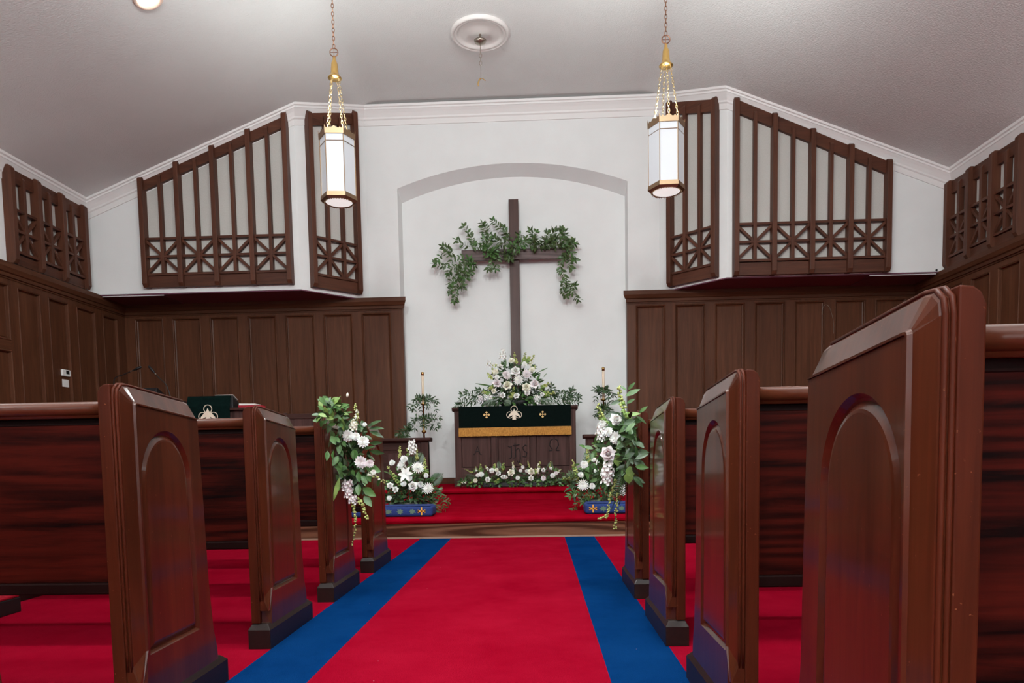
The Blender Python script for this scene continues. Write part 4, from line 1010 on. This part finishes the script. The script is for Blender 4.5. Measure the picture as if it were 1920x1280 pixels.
# candle stands with greenery
def candle_stand(px, py, side):
    top = at(px, py, 9.3)
    t = thing('candle_stand', 'tall brass candle stand wound with greenery %s of the altar' % side, 'candle stand', (top.x, 9.3, Z2), 0, 'brass candle stands beside the altar')
    z = lambda y: at(px, y, 9.3).z - Z2
    h = top.z - Z2
    bm = B(); zc_ = h - .42
    lathe(bm, [(.13, 0), (.13, .015), (.06, .04), (.02, .07), (.014, .10), (.014, .40), (.022, .42), (.014, .44), (.012, zc_ - .40), (.030, zc_ - .385), (.034, zc_ - .365), (.012, zc_ - .35), (.012, zc_ - .03), (.040, zc_ - .01), (.042, zc_), (.012, zc_ + .004)], seg=16)
    obj('stand', bm, M['brass'], t, smooth=True)
    bm = B(); lathe(bm, [(.017, zc_), (.017, h - .045)], seg=14); obj('candle', bm, M['candle'], t, smooth=True)
    bm = B(); lathe(bm, [(.020, h - .048), (.020, h - .004), (.010, h), (.004, h)], seg=14); obj('candle_follower', bm, M['brass'], t, smooth=True)
    def f(bl, bs):
        sc_ = 1300 / 9.3
        if side == 'left': rings_ = ((758, 24, .16), (795, 30, .10))
        else: rings_ = ((742, 18, .14), (775, 16, .14))
        for y, w, dz in rings_:
            for k in range(11):
                a = 2 * PI * k / 11 + random.uniform(-.2, .2); c = Vector((top.x, 9.3, at(px, y, 9.3).z + .04)); r = w / sc_ * random.uniform(.8, 1.15)
                e = c + Vector((math.cos(a) * r, math.sin(a) * .12, random.uniform(-.12, .05))); mdl = c + Vector((math.cos(a) * r * .5, math.sin(a) * .08, .05))
                spray(bl, bs, [c, mdl, e], 6, .060, .020, mi=0, sr=.0015)
        if side == 'left':
            for k in range(6):
                c = at(775, 800, 9.28); spray(bl, bs, [c, c + Vector((-.08 - .02 * k, 0, -.05)), c + Vector((-.05 - .03 * k, -.02, -.20 + .02 * k))], 7, .06, .020, mi=0, sr=.0015)
    greens(t, f)
candle_stand(792, 697, 'left'); candle_stand(1131, 688, 'right')

# ---------------------------------------------------------------- lectern with green cloth, pulpit, microphones, chair
t = thing('lectern', 'dark wooden lectern with side ledge and green cloth behind left pews', 'lectern', (-3.80, 8.02, Z1))
zt = 1.345 - Z1
bm = B(); box(bm, -.40, .42, .02, .45, 0, zt - .03); box(bm, -.42, .44, 0, .47, 0, .08); obj('body', bm, M['altar'], t, bevel=.005)
bm = B(); box(bm, -.46, .50, -.03, .50, zt - .03, zt); obj('ledge', bm, M['altar_h'], t, bevel=.006)
bm = B(); prism(bm, [(.0, zt), (.0, zt + .11), (.02, zt + .135), (.34, zt + .0)], -.27, .26); obj('reading_desk', bm, M['black'], t, bevel=.004)
t2 = thing('lectern_cloth', 'green velvet cloth with ivory dove emblem hanging from the lectern', 'cloth', (-3.80, 8.02, Z1))
bm = B(); zc1 = zt + .142; prism(bm, [(-.036, zt - .55), (-.036, zt + .02), (-.004, zt + .12), (.012, zc1), (.30, zt + .028), (.30, zt + .022), (.018, zc1 - .008), (-.001, zt + .11), (-.032, zt + .02), (-.032, zt - .55)], -.275, .235); obj('velvet_panel', bm, M['velvet2'], t2)
q = at(390, 776, 7.98); dove(t2, (q.x + 3.80, -.040, q.z - Z1), .215, M['ivory'])
t3 = thing('open_book', 'open red book with white pages on the lectern ledge', 'book', (-3.39, 8.12, 1.345))
bm = B(); box(bm, -.10, .15, -.07, .12, 0, .030); obj('cover', bm, M['redbook'], t3, bevel=.003)
bm = B(); prism(bm, [(-.09, .030), (-.09, .050), (.10, .046), (.10, .030)], -.075, .10, 'Y'); obj('pages', bm, M['paper'], t3)
bm = B(); prism(bm, [(.12, .030), (.16, .025), (.20, -.02), (.19, -.035), (.15, .0)], -.072, .02, 'Y'); obj('ribbon_marker', bm, M['redbook'], t3)
t4 = obj('paper_sheet', box(B(), -.11, .11, -.07, .07, 0, .004), M['paper']); t4.location = (-3.65, 8.10, 1.345 + .13); t4.rotation_euler = (-.38, 0, 0)
t4.location.z = 1.345 + .125
tag(t4, 'white paper sheet lying on top of the green-draped lectern', 'paper')
t = thing('pulpit', 'dark pulpit mostly hidden behind the large left pew end', 'pulpit', (-4.68, 8.15, Z1))
bm = B(); box(bm, -.32, .32, 0, .4, 0, 1.24); obj('body', bm, M['altar'], t, bevel=.006)
bm = B(); box(bm, -.36, .36, -.03, .44, 1.24, 1.28); obj('top_board', bm, M['altar_h'], t, bevel=.006)
bm = B(); prism(bm, [(.05, 1.28), (.05, 1.40), (.08, 1.43), (.36, 1.30), (.36, 1.28)], -.17, .14); obj('book_rest', bm, M['black'], t, bevel=.006)
def gooseneck(pxs, Y, label):
    base = at(*pxs[0], Y); t = thing('gooseneck_microphone', label, 'microphone', (base.x, Y, Z1 + 1.28), 0, 'gooseneck microphones on the pulpit')
    pts = [Vector((0, 0, 0))] + [at(x, y, Y) - Vector(t.location) for x, y in pxs[1:]]
    bm = B(); lathe(bm, [(.03, 0), (.03, .012), (.01, .02)], seg=12); obj('base', bm, M['black'], t)
    path = bez(pts, 16); bm = B(); tube(bm, path, .006, 6); obj('neck', bm, M['black'], t, smooth=True)
    d = (path[-1] - path[-2]).normalized(); bm = B(); tube(bm, [path[-1], path[-1] + d * .02, path[-1] + d * .03, path[-1] + d * .10, path[-1] + d * .11], [.007, .012, .015, .014, .006], 10); obj('capsule', bm, M['black'], t, smooth=True)
    bm = B(); k = len(path) - 3; tube(bm, [path[k], path[k + 1]], .0085, 8); obj('ring', bm, M['steel'], t)
gooseneck([(217, 745), (214, 712), (232, 702), (250, 694)], 8.2, 'black microphone on gooseneck bending right, leftmost of two above pew')
gooseneck([(321, 745), (312, 722), (298, 708), (290, 699)], 8.2, 'black microphone on gooseneck leaning left, nearer the green lectern cloth')
t = thing('clergy_chair', 'dark wooden chair with framed panel back behind the left pews', 'chair', (-2.76, 8.15, Z1))
bm = B(); hb = 1.27 - Z1
for x in (-.22, .20): 
    b2 = B(); box(b2, x - .02, x + .02, .0, .04, 0, hb + (.012)); obj('back_stile', b2, M['altar'], t, bevel=.004)
box(bm, -.20, .18, .004, .036, hb - .06, hb); box(bm, -.20, .18, .004, .036, .52, .57); obj('back_rail', bm, M['altar_h'], t, bevel=.003)
bm = B(); box(bm, -.20, .18, .014, .028, .57, hb - .06); obj('back_panel', bm, M['altar'], t)
bm = B(); box(bm, -.24, .22, -.42, .04, .40, .44); obj('seat', bm, M['altar_h'], t, bevel=.006)
for x in (-.22, .20):
    bm = B(); box(bm, x - .02, x + .02, -.41, -.37, 0, .40); obj('leg', bm, M['altar'], t)
bm = B(); box(bm, -.20, .18, -.40, 0, .44, .48); obj('seat_cushion', bm, M['redbook'], t, bevel=.01)

# ---------------------------------------------------------------- thermostat, switch plate, wire
t = thing('thermostat', 'white rounded thermostat on the left wall panelling', 'thermostat', (XL + .05, 8.40, 1.838))
bm = B(); box(bm, -.0, .03, -.078, .078, -.04, .042); obj('housing', bm, M['white'], t, bevel=.012, seg=3)
bm = B(); box(bm, .0275, .031, -.012, .045, -.012, .032); obj('display', bm, M['black'], t)
bm = B(); box(bm, 0, .008, -.058, .062, -.046, .046); o = obj('switch_plate', bm, M['white'], bevel=.003); o.location = (XL + .05, 8.395, 1.715)
tag(o, 'white blank switch plate below the thermostat on left panelling', 'switch plate')
bm = B(); P_ = [at(x, y, 9.66) for x, y in ((1563, 625), (1562, 600), (1556, 578), (1549, 571), (1543, 576), (1541, 590))]
tube(bm, bez(P_, 14), .0022, 5); tag(obj('wire', bm, M['steel']), 'thin grey wire looped over the right wall panelling', 'wire')
bm = B(); c = at(1756, 506, 9.03); lathe(bm, [(.012, -.004), (.012, .004)], seg=12); o = obj('wall_mounted_cover', bm, M['black']); o.location = c; o.rotation_euler = (PI / 2, 0, 0)
tag(o, 'small dark round dot on the white wall beside right side grille', 'hook')

# ---------------------------------------------------------------- ceiling fixtures
def link_chain(bm, p, q, ln, w, r, start=0):
    p, q = Vector(p), Vector(q); d = q - p; n = max(1, round(d.length / (ln * .78))); dn = d.normalized(); st_ = d / n
    a = dn.cross(Vector((0, 1, 0)) if abs(dn.y) < .9 else Vector((1, 0, 0))).normalized(); b_ = dn.cross(a)
    for i in range(n):
        c = p + st_ * (i + .5); s = a if (i + start) % 2 == 0 else b_
        pts = []
        for k in range(10):
            t_ = 2 * PI * k / 10; pts.append(c + dn * math.cos(t_) * ln / 2 + s * math.sin(t_) * w / 2)
        tube(bm, pts, r, 5, closed=True)
def lantern(px, py_top, py_bot, Y, label, rot, lit=38.):
    top = at(px, py_top, Y); bot = at(px + 1, py_bot, Y)
    t = thing('pendant_lantern', label, 'lantern', (top.x, Y, bot.z), rot, 'hexagonal lanterns hanging from the ceiling')
    Hh = top.z - bot.z; R = .158
    ring6 = lambda r, z: [Vector((r * math.cos(k * PI / 3), r * math.sin(k * PI / 3), z)) for k in range(6)]
    # metal frame: corner bars, rings
    bm = B()
    for k in range(6):
        a, b_ = ring6(R, .055)[k], ring6(R, Hh - .10)[k]; tube(bm, [a, b_], .0042, 6)
    for z in (.055, Hh - .165, Hh - .10):
        tube(bm, ring6(R, z), .0045 if z != Hh - .165 else .003, 6, closed=True)
    obj('frame', bm, M['bronze'], t)
    for k in range(6):
        a0, a1 = ring6(R - .004, .058)[k], ring6(R - .004, .058)[(k + 1) % 6]
        up = Vector((0, 0, Hh - .162)); bm = B()
        vs = [bm.verts.new(v) for v in (a0, a1, a1 + up, a0 + up)]; bm.faces.new(vs)
        o = obj('glass_panel', bm, M['glass'], t); s_ = o.modifiers.new('thick', 'SOLIDIFY'); s_.thickness = .004
    # crown gallery with cut edge
    bm = B()
    for k in range(6):
        a0, a1 = ring6(R + .008, 0)[k], ring6(R + .008, 0)[(k + 1) % 6]; prof = ((0, .075), (.06, .048), (.12, .044), (.18, .056), (.25, .044), (.34, .046), (.42, .056), (.5, .064), (.58, .056), (.66, .046), (.75, .044), (.82, .056), (.88, .044), (.94, .048), (1, .075))
        zb_ = Hh - .105
        lo_ = [bm.verts.new(a0.lerp(a1, f) + Vector((0, 0, zb_))) for f, _ in prof]; hi_ = [bm.verts.new(a0.lerp(a1, f) * (1 + h_ * .25) + Vector((0, 0, zb_ + h_))) for f, h_ in prof]
        for i in range(len(prof) - 1): bm.faces.new((lo_[i], lo_[i + 1], hi_[i + 1], hi_[i]))
    o = obj('crown_gallery', bm, M['bronze'], t); s_ = o.modifiers.new('thick', 'SOLIDIFY'); s_.thickness = .003
    # bottom rim and round glass
    bm = B()
    r0, r1, r2 = ring6(R + .006, .060), ring6(R + .010, .022), ring6(R - .012, .0)
    V = [[bm.verts.new(v) for v in r] for r in (r0, r1, r2)]
    bridge(bm, V[0], V[1]); bridge(bm, V[1], V[2])
    inner = [bm.verts.new((.121 * math.cos(2 * PI * k / 24), .121 * math.sin(2 * PI * k / 24), .004)) for k in range(24)]
    loop_fill(bm, [V[2], inner])
    for k in range(36):
        a = 2 * PI * k / 36; lathe(bm, [(.003, -.004), (.004, 0), (.003, .004)], (.132 * math.cos(a), .132 * math.sin(a), -.002), seg=5)
    obj('bottom_rim', bm, M['bronze'], t)
    bm = B(); lathe(bm, [(.121, .006), (.10, -.002), (.05, -.008), (.001, -.010)], seg=24, cap=False); obj('bottom_glass', bm, M['glass_hot'], t, smooth=True)
    # bell and chains
    bell = at(px - 4, 148 if px < 900 else 125, Y).z - bot.z
    bx = (at(px - 8 if px < 900 else px - 3, 148, Y).x - top.x)
    bm = B(); lathe(bm, [(.060, bell), (.063, bell + .006), (.056, bell + .016), (.040, bell + .032), (.034, bell + .06), (.029, bell + .13), (.024, bell + .145), (.016, bell + .16), (.012, bell + .19), (.004, bell + .20)], (0, 0, 0), seg=20)
    obj('bell_canopy', bm, M['brass'], t, smooth=True)
    for k in range(4):
        a = PI / 4 + k * PI / 2 + .35; bm = B(); link_chain(bm, (.040 * math.cos(a), .040 * math.sin(a), bell + .002), (.118 * math.cos(a), .118 * math.sin(a), Hh - .09), .036, .018, .0024, k); obj('support_chain', bm, M['chain'], t)
    bm = B(); zr = bell + .232; tube(bm, [(.036 * math.cos(2 * PI * k / 16), 0, zr + .036 * math.sin(2 * PI * k / 16)) for k in range(16)], .005, 6, closed=True)
    tube(bm, [(-.03, 0, zr), (.03, 0, zr)], .003, 5); tube(bm, [(0, 0, zr - .03), (0, 0, zr + .03)], .003, 5)
    obj('hanging_ring', bm, M['chain_dark'], t)
    ctop = cz(top.x) - bot.z
    bm = B(); link_chain(bm, (0, 0, zr + .036), (0, 0, ctop - .02), .045, .022, .0035); obj('suspension_chain', bm, M['chain_dark'], t)
    bm = B(); lathe(bm, [(.02, ctop - .05), (.06, ctop - .03), (.07, ctop + .01)], seg=20); obj('ceiling_canopy', bm, M['brass'], t, smooth=True)
    l = bpy.data.lights.new('lantern_bulb', 'SPOT'); l.energy = lit * 2.4; l.color = (.96, 1, .97); l.shadow_soft_size = .05; l.spot_size = 2.8; l.spot_blend = .9
    lo_ = bpy.data.objects.new('lantern_bulb', l); C.objects.link(lo_); lo_.parent = t; lo_.location = (0, 0, Hh - .06); lo_.rotation_euler = (PI, 0, 0)
    l = bpy.data.lights.new('added_down_spot', 'SPOT'); l.energy = lit * .9; l.color = (.96, 1, .97); l.shadow_soft_size = .08; l.spot_size = 3.05; l.spot_blend = .5  # spot added below the glass for the cross shadows, not a lantern bulb
    lo_ = bpy.data.objects.new('added_down_spot', l); C.objects.link(lo_); lo_.parent = t; lo_.location = (0, 0, -.014)
    return t
LYL = 6.5
lantern(631, 240, 381, LYL, 'lit hexagonal brass and opal glass lantern, left one of the pair', .10)
lantern(1249, 218, 361, LYL, 'lit hexagonal brass and opal glass lantern, right one of the pair', -.02)

mc = Vector((at(900, 62, 8.2).x, 8.2, 5.53))
t = thing('ceiling_medallion', 'round white plaster medallion on the ceiling with metal hook', 'medallion', mc)
t.location.x = at(900, 60, 8.2).x
bm = B(); lathe(bm, [(.328, 0), (.328, -.030), (.318, -.040), (.300, -.042), (.296, -.030), (.285, -.036), (.262, -.034), (.256, -.014), (.225, -.010), (.12, -.012), (.10, -.022), (.001, -.022)], seg=48, cap=False)
obj('plaster_disc', bm, plain('medallion_plaster', (.74, .71, .69), .7), t, smooth=True)
mcx = t.location.x
t = thing('ceiling_hook', 'small nickel canopy with short chain and hook under the medallion', 'hook', (mcx, 8.2, 5.53 - .024))
zz = lambda y: at(900, y, 8.2).z - (5.53 - .024)
bm = B(); lathe(bm, [(.012, 0), (.012, -.055), (.03, -.060), (.072, -.070), (.060, -.088), (.02, -.108), (.004, -.11)], seg=20); obj('canopy', bm, M['steel'], t, smooth=True)
zb = zz(160)
bm = B(); tube(bm, [(0, 0, -.10), (0, 0, zz(102))], .004, 6); link_chain(bm, (0, 0, zz(101)), (0, 0, zz(122)), .055, .028, .003); tube(bm, [(0, 0, zz(121)), (0, 0, zz(147))], .0022, 5); obj('chain', bm, M['steel'], t)
bm = B(); tube(bm, bez([(0, 0, zz(147)), (-.02, 0, zz(150)), (-.035, 0, zz(157)), (-.03, 0, zz(161))], 8), [.004, .006, .008, .008, .008, .008, .007, .007, .008], 6); tube(bm, bez([(0, 0, zz(147)), (.02, 0, zz(147.5)), (.05, 0, zz(152))], 5), .0045, 5)
obj('hook', bm, M['brass'], t, smooth=True)

# flush round ceiling lamp, top left
d = ray(277, -4); k = None
for i in range(2000):
    tt = 3 + i * .005; p = Vector((0, 0, CH)) + d * tt
    if p.z >= cz(p.x): k = p; break
t = thing('ceiling_lamp', 'lit round warm lamp recessed in the sloped ceiling, top left corner', 'lamp', k)
sl = math.atan(.405)
t.rotation_euler = (0, -sl, 0)
bm = B(); lathe(bm, [(.135, .02), (.135, -.012), (.125, -.022), (.105, -.020), (.098, .0)], seg=28, cap=False); obj('trim_ring', bm, M['warm_white'], t, smooth=True)
bm = B(); lathe(bm, [(.10, .0), (.085, -.016), (.05, -.030), (.001, -.036)], seg=24, cap=False); obj('bulb', bm, M['lamp_glow'], t, smooth=True)

# ---------------------------------------------------------------- added fill lights over the nave, without fixtures, and world
def lamp(kind, loc, e, size, rot=(0, 0, 0), col=(1, 1, 1), sy=None, spread=None):
    l = bpy.data.lights.new('added_fill_light', kind); l.energy = e; l.color = col
    if kind == 'AREA':
        l.size = size
        if sy: l.shape = 'RECTANGLE'; l.size_y = sy
        if spread: l.spread = spread
    else: l.shadow_soft_size = size
    o = bpy.data.objects.new('added_fill_light', l); C.objects.link(o); o.location = loc; o.rotation_euler = rot; return o
for Y in (2.6, -.8, -4.2):
    for X in (-1.2, .6): lamp('POINT', (X, Y, 4.4), 172, .12, col=(.94, 1, .99))
w = bpy.data.worlds.new('world'); sc.world = w; w.use_nodes = True
w.node_tree.nodes['Background'].inputs[0].default_value = (.8, .85, .9, 1); w.node_tree.nodes['Background'].inputs[1].default_value = .5

sc.view_settings.view_transform = 'Standard'; sc.view_settings.look = 'None'; sc.view_settings.gamma = 1; sc.view_settings.exposure = .38
sc.cycles.use_denoising = True
sc.cycles.max_bounces = 8; sc.cycles.diffuse_bounces = 5; sc.cycles.sample_clamp_indirect = 6
